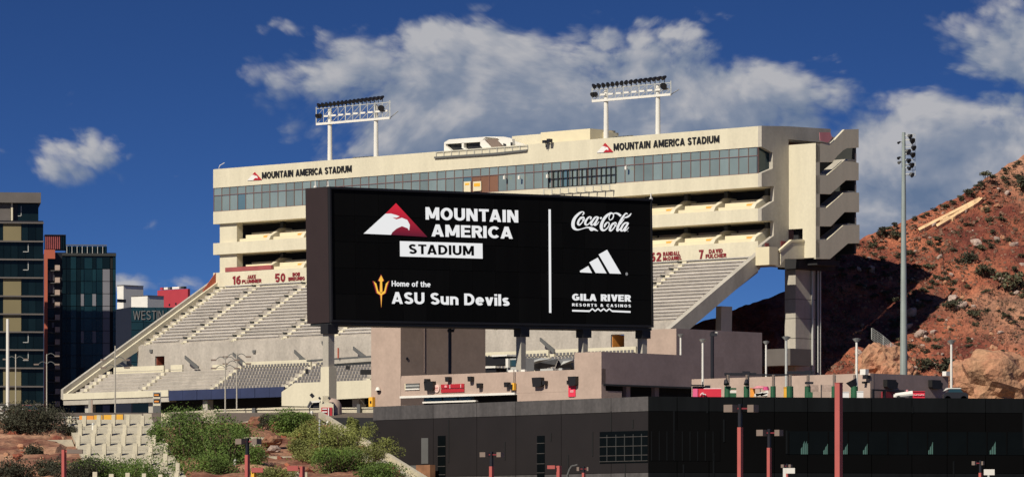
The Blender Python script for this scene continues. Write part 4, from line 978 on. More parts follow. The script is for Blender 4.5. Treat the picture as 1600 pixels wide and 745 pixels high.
f2b('mirror', 'white', 790, 794, 560, 574, -.2, .1, tr); f2b('windscreen', 'glassd', 797, 806, 562, 572, .1, .19, tr); f2b('bumper', 'white', 758, 774, 572, 575, 0, .3, tr); f2b('wheel_guard', 'black', 757, 775, 575, 582, .2, 2, tr)
rn = thing('roof_boxes', 'row of small pale boxes along the top of the sign wall', 'boxes', Kf.p(Kf.A(830), .3, 22))
for x0, x1, mm in ((794, 807, 'white'), (814, 820, 'white'), (836, 843, 'black'), (844, 864, 'galv'), (880, 892, 'black'), (873, 878, 'galv')):
    aa = Kf.A(x0, .2); zz_ = Kf.Z(577.5, Kf.A(780), 0); fbox(Kf, aa, Kf.A(x1, .2), .2, .5, z1 if False else Kf.Z(587, Kf.A(626))-.05, Kf.Z(587, Kf.A(626))+.22).build('box', mm, rn)

# ------------------------------------------------------------------ the black hall in front
bk = thing('black_hall', 'long black metal clad hall with a weathered grey top band', 'building', P(1013, 745, 440)-Vector((0, 0, 3)))
LF = Frame.px(1013, 440, 583, 469); RF = Frame.px(1013, 440, 1700, 446.5)
ZT = EYE+(HZ-619)/FP*440; ZB1 = EYE+(HZ-642)/FP*440; ZB0 = EYE+(HZ-737.5)/FP*440
LL = LF.A(583)
def panels(F, a0, a1, mb_, mw_, cuts, b0=0.0, th=.3, lower=True):
    for i, (q0, q1) in enumerate(zip(cuts, cuts[1:])):
        fbox(F, q0+.03, q1-.03, b0-.02, b0+th, ZB1+.02, ZT).build('cladding_panel', mb_, bk)
        fbox(F, q0+.03, q1-.03, b0, b0+th, ZB0+.02, ZB1-.02).build('cladding_panel', mw_, bk)
        fbox(F, q0+.03, q1-.03, b0-.02, b0+th, 5.5, ZB0-.02).build('cladding_panel', mb_, bk)
cl = [0]+[LF.A(p) for p in (955, 877, 806, 745, 677)]+[LL]
panels(LF, 0, LL, 'band', 'blk', cl)
crr = [0]+[RF.A(p) for p in (1058, 1108, 1160, 1210, 1262, 1312, 1362, 1425, 1480, 1540, 1600, 1650, 1700)]
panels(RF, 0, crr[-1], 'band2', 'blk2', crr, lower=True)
# backing and roof
fbox(LF, 0.2, LL-.05, .28, .5, 5.4, ZT-.1).build('wall', 'groove', bk)
fbox(RF, 0.2, crr[-1], .28, .5, 5.4, ZT-.1).build('wall', 'groove', bk)
c0 = LF.p(.2, .45, ZT-.5); c1 = LF.p(LL-.1, .45, ZT-.5); c2 = RF.p(crr[-1], .45, ZT-.5)
MB().prism([c0, c2, c2+Vector((0, 36, 0)), c1+Vector((22, 26, 0)), c1], Vector((0, 0, -.4))).build('roof', 'trim', bk)
fbox(LF, LL-.35, LL-.05, .35, 9, 5.4, ZT-.02).build('wall', 'blk', bk)
# raised joints seen as thin dark lines, staggered
for x, y0, y1 in ((701, 655, 722), (789, 690, 718), (861, 676, 688), (926, 674, 712), (955, 642, 672), (977, 724, 745), (888, 710, 745), (989, 655, 668)):
    a = LF.A(x, -.02); fbox(LF, a-.06, a+.06, -.05, 0, LF.Z(y1, a), LF.Z(y0, a)).build('cladding_joint', 'groove', bk)
for x, y0, y1 in ((1053, 642, 718), (1068, 725, 745), (1115, 707, 745), (1131, 655, 690), (1229, 672, 708), (1426, 634, 645), (1490, 720, 745), (1105, 620, 645), (1599, 640, 700)):
    a = RF.A(x, -.02); fbox(RF, a-.07, a+.07, -.05, 0, RF.Z(y1, a), RF.Z(y0, a)).build('cladding_joint', 'band2', bk)
# louvre ladders and the window grid
def grid(F, x0, x1, ys_, xs_, mname, t=.07):
    m = MB(); a0, a1 = F.A(x0, -.03), F.A(x1, -.03)
    for y in ys_: z = F.Z(y, 0.0); m.box(F, min(a0,a1), max(a0,a1), -.10, -.0, z-t/2, z+t/2)
    for x in xs_: a = F.A(x, -.03); m.box(F, a-t/2, a+t/2, -.08, 0, F.Z(ys_[-1]+3, 0), F.Z(ys_[0]-4, 0))
    m.build('window_bar', mname, bk)
z_ = lambda y: y
for x0, x1, yy_ in ((684, 696, (697, 712, 728, 741)), (839, 851, (692, 708, 724, 738))):
    a0 = LF.A(x1, -.03); a1 = LF.A(x0, -.03); fbox(LF, a0, a1, -.03, .02, LF.Z(745, a0), LF.Z(680, a0)).build('louvre_window', 'glassk', bk)
    for y in yy_: a = LF.A(x0); fbox(LF, a0, a1, -.06, -.03, LF.Z(y+.5, a), LF.Z(y-.5, a)).build('window_bar', 'barm', bk)
a0 = LF.A(1012, -.03); a1 = LF.A(937, -.03); fbox(LF, a0, a1, -.03, .0, LF.Z(722, a0), LF.Z(672, a0)).build('louvre_window', 'glassk', bk)
for y in (681, 695.5, 710, 719): fbox(LF, a0, a1, -.07, -.03, LF.Z(y+.5, a0), LF.Z(y-.5, a0)).build('window_bar', 'barm', bk)
for x in (949, 963, 976.5, 990, 1003): a = LF.A(x); fbox(LF, a-.05, a+.05, -.06, -.03, LF.Z(719, a0), LF.Z(677, a0)).build('window_bar', 'trimd', bk)
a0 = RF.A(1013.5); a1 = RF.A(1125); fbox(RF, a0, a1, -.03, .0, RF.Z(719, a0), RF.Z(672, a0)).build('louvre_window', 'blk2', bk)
for i in range(9): a = RF.A(1018+i*12); fbox(RF, a-.04, a+.04, -.05, -.03, RF.Z(719, a0), RF.Z(673, a0)).build('window_bar', 'band2', bk)
# ribbon window; pale raised slivers paint the reflection of a tower
a0 = RF.A(1228); a1 = RF.A(1700); fbox(RF, a0, a1, -.03, .0, RF.Z(709, a0), RF.Z(673, a0)).build('ribbon_window', 'glassk', bk)
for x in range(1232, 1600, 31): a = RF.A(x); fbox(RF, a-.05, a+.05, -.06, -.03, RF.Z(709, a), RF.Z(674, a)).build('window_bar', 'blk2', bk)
mgl = mat('pale_green_reflection', (.07, .15, .125), .5, .15)
for x0, x1, h in ((1251, 1264, 21), (1286, 1295, 20), (1317, 1326, 20), (1348, 1357, 20), (1450, 1458, 20), (1546, 1556, 20)):
    k = 4 if x0 == 1251 else 3
    for j in range(k):
        xa = x0+(x1-x0)*j/k; hh = h*((j+1.2)/(k+.2)); q0 = RF.A(xa+.4, -.04); q1 = RF.A(xa+(x1-x0)/k-.4, -.04)
        if x0 == 1251: hh = 12 if j == 0 else h
        MB().prism([RF.p(q0, -.055, RF.Z(709, q0)), RF.p(q1, -.055, RF.Z(709, q1)), RF.p(q1, -.055, RF.Z(709-hh, q1)), RF.p(q0, -.055, RF.Z(709-hh*.72, q0))], Vector((0, .02, 0))).build('reflection_sliver', mgl, bk)
kd = LF.A(656); fbox(LF, LF.A(669, -.03), LF.A(658.5, -.03), -.05, .02, LF.Z(724, kd), LF.Z(684, kd)).build('grille', 'trim', bk, label='tall grey grille panel')
fbox(LF, LF.A(680, -.6), LF.A(658, -.6), -1.2, -.6, 5, LF.Z(726, LF.A(680))).build('service_door', mat('rusty_panel', (.25, .12, .06), .7, .3, 1.2), bk, label='rusty brown service panel')
fbox(LF, LF.A(658, -.3), LF.A(640, -.3), -.6, -.3, 5, LF.Z(726, LF.A(680))).build('plinth', 'trim', bk)
#@@PART4
# ------------------------------------------------------------------ poles and posts
def pole_light(name, label, px, y_top, y_bot, D, w_, m='white', head=None, group=None, zb=None, cat='light pole', taper=.75):
    b = P(px, y_bot, D); t = P(px, y_top, D)
    if zb is not None: b.z = zb
    o = thing(name, label, cat, b, group)
    MB().cyl(b, t, w_/2, w_/2*taper, 10).build('pole', m, o)
    if head == 'flat': MB().cyl(t-Vector((0,0,.15)), t+Vector((0,0,.12)), w_*.7, w_*1.5, 10).build('lamp_head', 'galv', o); MB().cyl(t+Vector((0,0,.121)), t+Vector((0,0,.2)), w_*1.4, w_*.5, 10).build('lamp_cap', 'trim', o)
    if head == 'cam':
        MB().bar(t-Vector((.25,0,.3)), t+Vector((.45,-.1,-.3)), .3).build('camera', 'lamp', o)
        MB().cyl(t+Vector((.45,0,.0)), t+Vector((.45,0,-.25)), .18, .1, 8).build('dome', 'white', o)
        MB().bar(t, t+Vector((.5,0,.05)), .1).build('arm', 'lamp', o)
    return o
pole_light('street_light', 'white light pole with a flat head in front of the shaded stucco hall', 1098, 532, 614, 505, .26, head='flat', zb=14, group='white poles on the terrace')
pole_light('street_light', 'white light pole with a flat head before the dark gap right of the stucco hall', 1197, 535, 583, 520, .24, head='flat', zb=14, group='white poles on the terrace')
pole_light('street_light', 'pale light pole with a flat head in front of the stair tower pier', 1228.5, 528, 620, 490, .30, 'galv', head='flat', zb=14, group='white poles on the terrace')
pole_light('street_light', 'white light pole with a dark head beside the end building corner', 1338.5, 531, 617, 490, .28, head='flat', zb=14, group='white poles on the terrace')
pole_light('street_light', 'white light pole at the right against the red hillside', 1486.5, 534, 614, 500, .28, head='flat', zb=14, group='white poles on the terrace')
pole_light('street_light', 'short white lamp at the left edge of the stucco hall', 1063.5, 524, 548, 556, .26, head='flat', group='white poles on the terrace', zb=20)
pole_light('dark_camera_pole', 'black pole carrying cameras in front of the stucco tower', 703, 512, 584, 546, .36, 'lamp', head='cam', cat='camera pole', taper=1, zb=16)
pole_light('dark_camera_pole', 'black pole carrying cameras in front of the stucco hall', 1113, 518, 590, 520, .36, 'lamp', head='cam', cat='camera pole', taper=1, zb=14)
pole_light('flag_pole', 'bare white pole in front of the dark apartment tower at far left', 12, 498, 660, 470, .34, 'white', cat='pole', taper=.8)
def twin_lamp(px, y0, y1, D, label, arms, zb=None):
    o = pole_light('tall_area_light', label, px, y0, y1, D, .18, 'conc', group='slim area lights by the seating', taper=.7, zb=zb)
    for dx, y in arms:
        t = P(px, y, D); q = [t+Vector((dx*.25*i, 0, .28*math.sin(i*.8))) for i in range(5)]
        m = MB()
        for u_, v_ in zip(q, q[1:]): m.bar(u_, v_, .08)
        m.build('arm', 'trim', o); MB().box8([q[-1]+Vector((x*dx, y_, z)) for z in (-.15, .02) for x, y_ in ((0, -.2), (.6, -.2), (.6, .2), (0, .2))]).build('lamp_head', 'head', o)
    return o
twin_lamp(180, 540, 655, 560, 'slim area light with drooping arms over the left seating', ((-1, 561), (1, 561), (-1, 573), (1, 573)))
twin_lamp(352, 556, 655, 570, 'left one of two slim area lights in front of the middle seating', ((-1, 561), (1, 561), (-1, 574), (1, 574)))
twin_lamp(370, 551, 655, 575, 'right one of two slim area lights in front of the middle seating', ((-1, 556), (1, 556), (-1, 567), (1, 567)))
twin_lamp(24.5, 553, 600, 640, 'small twin armed light before the apartment tower', ((-1, 560), (1, 560)), zb=19)
twin_lamp(73, 553, 600, 640, 'small twin armed light beside the salmon fin', ((-1, 568), (1, 568), (1, 555)), zb=19)
# tall floodlight mast on the right
mb_ = P(1412, 600, 560); mt_ = P(1412, 207, 560)
fm = thing('floodlight_mast', 'tall pale green steel mast with a column of floodlights near its top', 'floodlight mast', mb_)
MB().cyl(mb_, mt_, .42, .19, 14).build('mast', 'bluesteel', fm)
for i, (y, dx, s_) in enumerate(((212, .5, .42), (219, .75, .5), (230, .9, .45), (236, .3, .5), (241, .8, .48), (250, .35, .42), (253, -.35, .25), (257, .7, .45), (262, .4, .3), (272, .7, .42), (222, -.4, .2), (246, -.4, .25))):
    c = P(1412, y, 560)+Vector((dx, -.2, 0)); d = Vector((.55*(1 if dx > 0 else -1), -.5, -.35)).normalized()
    MB().cyl(c, c+d*.36, s_*.4, s_*.72, 10).build('floodlight', 'lamp' if i % 3 else 'trim', fm); MB().bar(P(1412, y, 560), c, .08).build('bracket', 'galv', fm)
m = MB()
for dx in (1.0, 1.25): m.bar(P(1412, 210, 560)+Vector((dx, 0, 0)), P(1412, 276, 560)+Vector((dx, 0, 0)), .05)
for y in range(210, 278, 8): m.bar(P(1412, y, 560), P(1412, y, 560)+Vector((1.25, 0, 0)), .06); 
m.build('service_cage', 'galv', fm)

# red lamp posts in the foreground
def red_lamp(px, yh0, yh1, ypost, D, w_, heads, label, neck=True):
    b = P(px, 745, D); b.z = .0; t = P(px, ypost, D)
    o = thing('red_lamp_post', label, 'lamp post', b, 'red lamp posts in the foreground')
    fr = Frame(b.x, b.y, .80, -.60)
    MB().box(fr, -w_/2, w_/2, -w_/2, w_/2, 0, t.z).build('post', 'redpole', o)
    zt = P(px, yh0, D).z; zb = P(px, yh1, D).z
    if neck: MB().box(fr, -w_*.38, w_*.38, -w_*.38, w_*.38, t.z, zt+.05).build('neck', 'lamp', o)
    for x0, x1 in heads:
        xm = (x0+x1)/2; c = P(xm, (yh0+yh1)/2, D); hw = (x1-x0)/2*D/FP
        f2 = Frame(c.x, c.y, .80, -.60); l = hw*.82; dd = hw*.62
        h = MB().box(f2, -l*.62, l*.62, -dd, dd, zb, zt).build('lamp_head', 'head', o)
        MB().bar(Vector((b.x, b.y, (zt+zb)/2)), Vector((c.x, c.y, (zt+zb)/2)), w_*.35).build('arm', 'maroon', o)
    return o
red_lamp(1156.5, 632, 643.5, 667, 330, .27, ((1127, 1159), (1165, 1188)), 'red lamp post with two brown heads, tallest of the twin headed ones')
red_lamp(1202, 671, 680.5, 699, 350, .24, ((1179, 1203), (1208, 1226)), 'red lamp post with two brown heads right of the tallest twin headed one')
red_lamp(768, 706, 713.5, 728, 380, .26, ((747, 768.5), (774, 790)), 'red lamp post with two brown heads in front of the middle of the black hall')
red_lamp(386.5, 685, 693.5, 710, 360, .26, ((365, 389), (391, 411)), 'red lamp post with two dark heads in front of the green trees')
red_lamp(912, 729, 735, 738, 395, .2, ((900, 909), (916, 922)), 'small red lamp post barely rising into view left of the window grid')
red_lamp(1532, 720, 726, 738, 380, .2, ((1517, 1528), (1532, 1539)), 'small red lamp post barely rising into view at the far right')
red_lamp(1230, 725, 730, 736, 395, .18, ((1219, 1229), (1231, 1239)), 'small red lamp post rising behind a white sign')
def side_lamp(px, yt, D, w_, x0, x1, y0, y1, label, m='redpole', hm='redpole'):
    b = P(px, 745, D); b.z = .0; o = thing('red_lamp_post', label, 'lamp post', b, 'red lamp posts in the foreground')
    fr = Frame(b.x, b.y, .80, -.60); MB().box(fr, -w_/2, w_/2, -w_/2, w_/2, 0, P(px, yt, D).z).build('post', m, o)
    c0 = P(x0, y0, D); c1 = P(x1, y1, D); MB().box8([Vector((x, D+y, z)) for z in (c1.z, c0.z) for x, y in ((c0.x, -.25), (c1.x, -.25), (c1.x, .35), (c0.x, .35))]).build('lamp_head', hm, o)
    MB().bar(P(px, (y0+y1)/2, D), P((x0+x1)/2, (y0+y1)/2, D), .12).build('arm', m, o)
side_lamp(100, 702, 380, .26, 105, 129, 701.5, 708, 'red post with one brown head reaching right at the far left', hm='head')
side_lamp(873.5, 727, 390, .28, 855, 867, 726.5, 732, 'salmon post with one arm reaching left in front of the black hall')
side_lamp(472, 728, 400, .32, 449, 466, 727, 735, 'red post with a short arm reaching left above the low wall')
side_lamp(396.5, 735, 400, .3, 393, 411, 730, 737.5, 'yellow post with an orange arm beside the dark headed lamp post', m='yellow')
b = P(1310.5, 745, 300); b.z = 0; bp_ = thing('square_red_mast', 'thick square red mast rising above the roof line of the black hall', 'mast', b)
fr = Frame(b.x, b.y, .80, -.60); MB().box(fr, -.17, .17, -.17, .17, 0, P(1310, 598.5, 300).z).build('mast', 'redpole', bp_); MB().box(fr, -.19, .19, -.19, .19, P(1310, 598.4, 300).z, P(1310, 597.4, 300).z).build('cap', 'redpole', bp_)
wsn = thing('white_panel_sign', 'white panel on a white post at the bottom edge in front of the black hall', 'sign', P(1230, 745, 392)*1.0-Vector((0, 0, 6)))
o_ = lambda x0, x1, y0, y1, D, t=.2: MB().box8([Vector((x, D+y, z)) for z in (P(0, y1, D).z, P(0, y0, D).z) for x, y in ((P(x0, 0, D).x, 0), (P(x1, 0, D).x, 0), (P(x1, 0, D).x, t), (P(x0, 0, D).x, t))])
o_(1223.5, 1228, 730.5, 860, 392).build('post', 'white', wsn); o_(1228.2, 1242, 730.5, 739, 392).build('panel', 'white', wsn)
wsn = thing('white_panel_sign', 'white lit panel at the bottom right in front of the black hall', 'sign', P(1546, 745, 376)-Vector((0, 0, 6)))
o_(1537.5, 1554, 732.5, 741.5, 376).build('panel', 'white', wsn); o_(1543, 1546, 741.6, 860, 376).build('post', 'galv', wsn)
gl = thing('gooseneck_light', 'thin grey curved light arm left of the small red lamp post', 'street light', P(884, 745, 396)-Vector((0, 0, 6)))
m = MB(); pts = [P(x, y, 396) for x, y in ((884, 860), (886, 742), (889.5, 732), (893, 727), (897, 726.5), (902, 725))]
for p, q in zip(pts, pts[1:]): m.bar(p, q, .1)
m.build('arm', 'trim', gl)

# green padded posts and what stands among them on the terrace
def px_box(name, m, x0, x1, y0, y1, D, par, t=1.0):
    return o_(x0, x1, y0, y1, D, t).build(name, m, par)
PD = 470
for k, (x, wd, lab) in enumerate(((1137, 11, 'green padded post at the end of the red counter'), (1166.5, 9.5, 'green padded post left of the pink parasol'), (1208, 9, 'green padded post right of the pink parasol'),
                    (1234, 12, 'green padded post in front of the tower pier'), (1262, 10, 'green padded post with a dark arm, left of the thick red mast'), (1303, 8, 'green padded post half hidden by the thick red mast'), (1335, 12, 'broad dark green padded post right of the thick red mast'))):
    o = thing('padded_post', lab, 'padded post', P(x, 619, PD)-Vector((0, 0, 2)), 'green padded posts on the terrace')
    c = P(x, 603, PD); b = P(x, 640, PD); MB().cyl(b, c, wd/2*PD/FP, wd/2*PD/FP*.92, 12).build('padding', 'green', o)
    px_box('post', 'head', x-1.6, x+1.2, 585, 603.5, PD+.2, o, .2); px_box('post', 'trim', x+1.6, x+3, 585, 603.5, PD+.3, o, .2)
    if k in (0, 1): MB().cyl(P(x-3 if k == 0 else x, 593, PD-.4), P(x-2 if k == 0 else x, 600, PD-.6), .15, .26, 8).build('spotlight', 'lamp', o)
    if k == 4: px_box('arm', 'lamp', x-4, x+9, 596, 599.5, PD-.5, o, .3); px_box('padding', 'green', x+1, x+8, 612, 630, PD-.3, o, .6)
    if k == 6: MB().cyl(P(x-5, 594, PD), P(x, 604, PD), .55, .3, 8).build('hood', 'lamp', o)
cn = thing('canopy_beam', 'dark beam across the tops of the posts beside the stucco hall', 'beam', P(1160, 583, PD+.8))
px_box('beam', 'lamp', 1132, 1182, 582, 586.2, PD+.6, cn, .4); px_box('beam', 'lamp', 1182, 1232, 584, 586, PD+.6, cn, .3); px_box('beam', 'lamp', 1230, 1272, 579.5, 584, PD+.6, cn, .4); px_box('joint', 'lamp', 1160, 1172, 579.5, 586, PD+.55, cn, .5); px_box('joint', 'lamp', 1257, 1268, 578.5, 585, PD+.55, cn, .5)
for x_ in (1135, 1170, 1262, 1232): px_box('post', 'lamp', x_-.8, x_+.8, 585, 640, PD+.7, cn, .15)
rc_ = thing('red_counter', 'long bright red counter with white script at the black hall roof edge', 'counter', P(1105, 619, 462)-Vector((0, 0, 2)))
px_box('body', 'redbox', 1083, 1127, 607, 640, 462, rc_, 1.4); px_box('side', mat('pink_counter_end', (.75, .12, .25), .5, .05), 1082.6, 1090, 606.8, 640, 461.9, rc_, .09); px_box('top', 'signwhite', 1100, 1127, 606, 607, 462.1, rc_, 1.2)
m = MB()
pts = [P(x, y, 461.85) for x, y in ((1094, 617), (1096, 614), (1099, 613), (1098, 616), (1101, 615), (1103, 616.5))]
for p, q in zip(pts, pts[1:]): m.bar(p, q, .07)
m.build('script_mark', 'signwhite', rc_)
m = thing('parked_flatbed', 'dark low equipment cart behind the red counter', 'cart', P(1108, 606, 466)-Vector((0, 0, 1.5)))
px_box('deck', 'lamp', 1080, 1100, 600.5, 602, 466, m, 1); px_box('engine', 'lamp', 1102, 1110, 601.5, 608, 466, m, 1); px_box('post', 'lamp', 1097, 1098.5, 596, 604, 466, m, .1); px_box('frame', 'trimd', 1082, 1110, 603, 625, 466.3, m, .4)
fz = thing('white_freezer', 'small white cabinet with green edge beside the first green post', 'cabinet', P(1146, 618, 468)-Vector((0, 0, 2)))
px_box('body', 'white', 1141, 1150.5, 609.5, 613.5, 468, fz, .6); px_box('lid', 'green', 1141, 1150.5, 605.5, 608, 468, fz, .6); px_box('base', 'green', 1141, 1150.5, 613.6, 630, 468, fz, .6)
pr_ = thing('pink_parasol', 'pink patio parasol above white folded cloths', 'parasol', P(1190, 619, 466)-Vector((0, 0, 2)))
MB().cyl(P(1188, 606.5, 466.5), P(1188, 602.5, 466.5), .85, .3, 10).build('canopy', 'pink', pr_); MB().cyl(P(1197, 609, 465), P(1197, 603.5, 465), .3, .2, 10).build('canopy', mat('magenta_cloth', (.5, .05, .16), .7, .1), pr_)
MB().cyl(P(1188, 640, 466.5), P(1188, 603, 466.5), .04).build('pole', 'white', pr_)
cl_ = thing('white_table_cloths', 'heap of white cloths on a table between the green posts', 'table', P(1188, 619, 465)-Vector((0, 0, 2)))
for x0, x1, y0 in ((1179, 1199, 615.5), (1181, 1192, 613.5), (1188, 1200, 611.5)): MB().bar(P(x0, 617, 464.6), P(x1, y0, 464.6), .35, h=.25).build('cloth', 'white', cl_)
px_box('table_top', 'cream_warm', 1178, 1199, 617.5, 619, 464.8, cl_, .8); px_box('leg', 'galv', 1181, 1182, 619, 640, 465, cl_, .1); px_box('leg', 'galv', 1196, 1197, 619, 640, 465, cl_, .1)
for x0, x1, y0, D_, mm, nm, lab in ((1172.5, 1180, 606.5, 467, 'orange', 'orange_bin', 'orange bin beside the pink parasol'), (1225, 1229, 605, 467, 'yellow', 'yellow_post_wrap', 'yellow wrap left of the green post before the tower pier'),
                     (1315.5, 1326.5, 612.5, 467, 'signwhite', 'white_cabinet', 'low white cabinet just right of the thick red mast'), (1339.5, 1349, 611.5, 467, 'signwhite', 'white_cabinet', 'low white cabinet at the foot of the pole by the corner')):
    t = thing(nm, lab, nm.split('_')[-1], P((x0+x1)/2, 619, D_)-Vector((0, 0, 2))); px_box('body', mm, x0, x1, y0, 640, D_, t, .7); px_box('lid', mm, x0-.3, x1+.3, y0-1, y0-.1, D_-.05, t, .8)
gc = thing('menu_board', 'pair of grey framed boards on the pink wall left of the red mast', 'board', P(1290, 612, 476))
for x0, x1 in ((1265, 1279), (1283, 1300)): px_box('board', 'stone', x0, x1, 600.5, 611, 476, gc, .15); px_box('frame', 'trim', x0-.6, x0, 600, 640, 475.9, gc, .2)
px_box('board', 'stucco', 1271, 1297, 611.2, 640, 476, gc, .15)
# end building details
spk(E_, 0, 0, 0, 0, fr=Ef) if False else None
def face_b(par, px, py, w_, h_, name='loudspeaker', m='black', out=.5):
    b, z = Ef.fb(px, py, .0); v = Vector((Ef.a[0], Ef.a[1], 0))
    MB().prism([Ef.p(0.0, b-w_/2, z+h_/2), Ef.p(0.0, b+w_*.3, z+h_/2), Ef.p(0, b+w_*.32, z+h_*.3), Ef.p(0, b+w_/2, z+h_*.15), Ef.p(0, b+w_*.4, z-h_/2), Ef.p(0, b-w_*.35, z-h_/2), Ef.p(0, b-w_/2, z-h_*.3)], v*out).build(name, m, par)
face_b(E_, 1389, 600, 1.7, .88); face_b(E_, 1459, 600.5, 1.7, .88)
a, z = Ef.fa(1350, 582, -.3); fbox(Ef, a-.35, a+.35, -.5, 0, z-.2, z+.35).build('white_unit', 'white', E_); fbox(Ef, a+.1, a+.6, -.5, -.03, z-.6, z-.25).build('camera', 'black', E_); fbox(Ef, a-.1, a+.2, -.5, -.03, z-1.05, z-.85).build('camera', 'black', E_)
b_, z = Ef.fb(1478, 584, .05); fbox(Ef, 0, .5, b_-.5, b_+.5, z-.2, z+.25).build('white_unit', 'white', E_)
b0_, z = Ef.fb(1363, 610, .6); b1_, _ = Ef.fb(1412, 610, .6); zz0 = Ef.Z(609, 0.6, b0_)
m = MB().box(Ef, .5, .7, b0_, b1_, zz0-.06, zz0+.1)
for bb in (b0_+.1, (b0_*.62+b1_*.38), b1_-.1): m.box(Ef, .5, .7, bb-.12, bb+.12, zz0-2.5, zz0)
m.build('awning_frame', 'black', E_)
fbox(Ef, .1, .3, b0_*.6+b1_*.4, b1_, zz0-2.5, zz0-.1).build('doorway', 'maroon', E_)
bt = thing('white_golf_cart', 'white cart with a round lamp beside the red box at the end building', 'cart', P(1415, 618, 470)-Vector((0, 0, 1.5)))
MB().cyl(P(1399, 617.5, 470), P(1426, 614.5, 470), .22, .28, 10).build('body', 'white', bt); MB().cyl(P(1399.5, 620, 470), P(1399.5, 615.5, 470), .2, n=10).build('nose', 'white', bt); MB().cyl(P(1417.5, 613, 470), P(1417.5, 608.5, 470), .13, .1, 8).build('driver_seat', 'pink', bt)
MB().cyl(P(1404, 621, 469.6), P(1404, 621, 470), .2, n=10).build('wheel', 'black', bt); MB().cyl(P(1423, 621, 469.6), P(1423, 621, 470), .2, n=10).build('wheel', 'black', bt)
rb_ = thing('red_drinks_box', 'bright red drinks box on the terrace at the end building', 'box', P(1435, 619, 471)-Vector((0, 0, 1.5)))
px_box('body', 'redbox', 1423.5, 1445, 611, 640, 471, rb_, .9); px_box('lid', 'redbox', 1423, 1445.5, 610.6, 611.4, 470.9, rb_, 1.1)
m = MB()
for i in range(5): m.bar(P(1427+i*3.5, 616.2+(i % 2)*.8, 470.9), P(1430+i*3.5, 615.8+((i+1) % 2)*.8, 470.9), .05)
m.build('white_mark', 'signwhite', rb_)
pk = thing('parked_car', 'white roofed parked car at the foot of the big tan boulder', 'car', P(1494, 619, 480)-Vector((0, 0, .6)))
cz0 = P(1494, 619, 480).z-.55
def cx_(x, z): return Vector((P(x, 0, 480).x, 480, cz0+z))
MB().prism([cx_(1475, .3), cx_(1475, .75), cx_(1479, .95), cx_(1509, .95), cx_(1513, .75), cx_(1513, .3)], Vector((0, 1.8, 0))).build('body', 'lamp', pk)
MB().prism([cx_(1481, .95), cx_(1484, 1.28), cx_(1500, 1.28), cx_(1505, .95)], Vector((0, 1.6, 0))).build('windows', 'glassd', pk)
MB().prism([cx_(1476, 1.1), cx_(1480, 1.36), cx_(1500, 1.36), cx_(1503, 1.28), cx_(1482, 1.26)], Vector((0, 1.7, 0))).build('roof', 'white', pk)
for x in (1481, 1506): MB().cyl(cx_(x, .3), cx_(x, .3)+Vector((0, .2, 0)), .32, n=12).build('wheel', 'black', pk)

# ------------------------------------------------------------------ left terrace, signs and barriers
TD = 560
tw = thing('terrace_wall', 'long pale wall in front of the dark space under the seating', 'wall', P(400, 655, TD)-Vector((0, 0, 2)))
TF = Frame.px(240, 582, 600, 560)
def tbx(name, m, x0, x1, y0, y1, b0, b1, par=tw, ref=None): a0, a1 = TF.A(x0, b0), TF.A(x1, b0); r = TF.A(ref, b0) if ref else a0; return fbox(TF, a0, a1, b0, b1, TF.Z(y1, r, b0), TF.Z(y0, r, b0)).build(name, m, par)
def tilt(name, m, pts, b0, th, par=tw):
    q = [TF.fa(x, y, b0) for x, y in pts]; return MB().prism([TF.p(a, b0, z) for a, z in q], Vector((TF.b[0], TF.b[1], 0))*th).build(name, m, par)
tilt('wall', 'chute', [(245, 645), (335, 639.5), (445, 635.5), (583, 636.5), (583, 645.5), (445, 650), (335, 655), (245, 700)], 0, .4)
tilt('coping', 'cream', [(335, 639), (583, 635.8), (583, 637.2), (335, 640.4)], -.15, .1)
tilt('railing_band', 'trim', [(335, 653), (440, 649.5), (583, 645.5), (583, 654), (440, 656), (335, 660)], -.3, .2)
m = MB()
for x in list(range(338, 368, 4))+[495, 540, 560]:
    q, z = TF.fa(x, 655, -.5); m.box(TF, q-.09, q+.09, -.5, -.4, z-1.5, z+.25)
m.build('rail_post', 'lamp', tw)
for x, y in ((396, 646), (560, 640), (455, 652)): tbx('buttress', 'trim', x-2.5, x+2.5, y-9, y+12, -.4, .6)
tilt('rear_slab', 'conc', [(95, 652), (245, 645), (245, 700), (95, 700)], .5, .4)
kio = thing('dome_kiosk', 'pinkish round-topped kiosk with a red and white panel at the corner wall', 'kiosk', P(515, 655, 524)-Vector((0, 0, 2)))
c = P(519, 640, 525)
m = MB(); prof_ = [(1.0, -2.0), (1.0, .2), (.93, .6), (.72, .95), (.38, 1.15), (0.02, 1.2)]
for i, (r, z) in enumerate(prof_):
    for j in range(14): a = 2*math.pi*j/14; m.v.append(c+Vector((r*math.cos(a), r*math.sin(a), z)))
for i in range(5):
    for j in range(14): m.f.append((i*14+j, i*14+(j+1) % 14, (i+1)*14+(j+1) % 14, (i+1)*14+j))
m.build('shell', 'stucco', kio, smooth=True)
px_box('panel_frame', 'cream', 499, 521, 629, 654, 522.8, kio, .3); px_box('sign_panel', 'signred', 502, 519, 636, 650, 522.7, kio, .1)
for x0, x1, y0, y1 in ((503.5, 511, 637.5, 639.3), (503.5, 511, 642, 643.8), (512.5, 514, 636.5, 649)): px_box('sign_mark', 'signwhite', x0, x1, y0, y1, 522.6, kio, .08)
px_box('roof_unit', 'chute', 504, 514, 618, 630, 523, kio, .6)
for x, y in ((499.5, 621.5), (514.5, 621.5)): MB().bar(P(x-1.5, y-1.5, 522.5), P(x+1.5, y+2, 522.5), .2).build('camera', 'lamp', kio)
aw = thing('tent_awning', 'small white sloped awning with a dark opening beside the kiosk', 'awning', P(490, 638, 545)-Vector((0, 0, 2)))
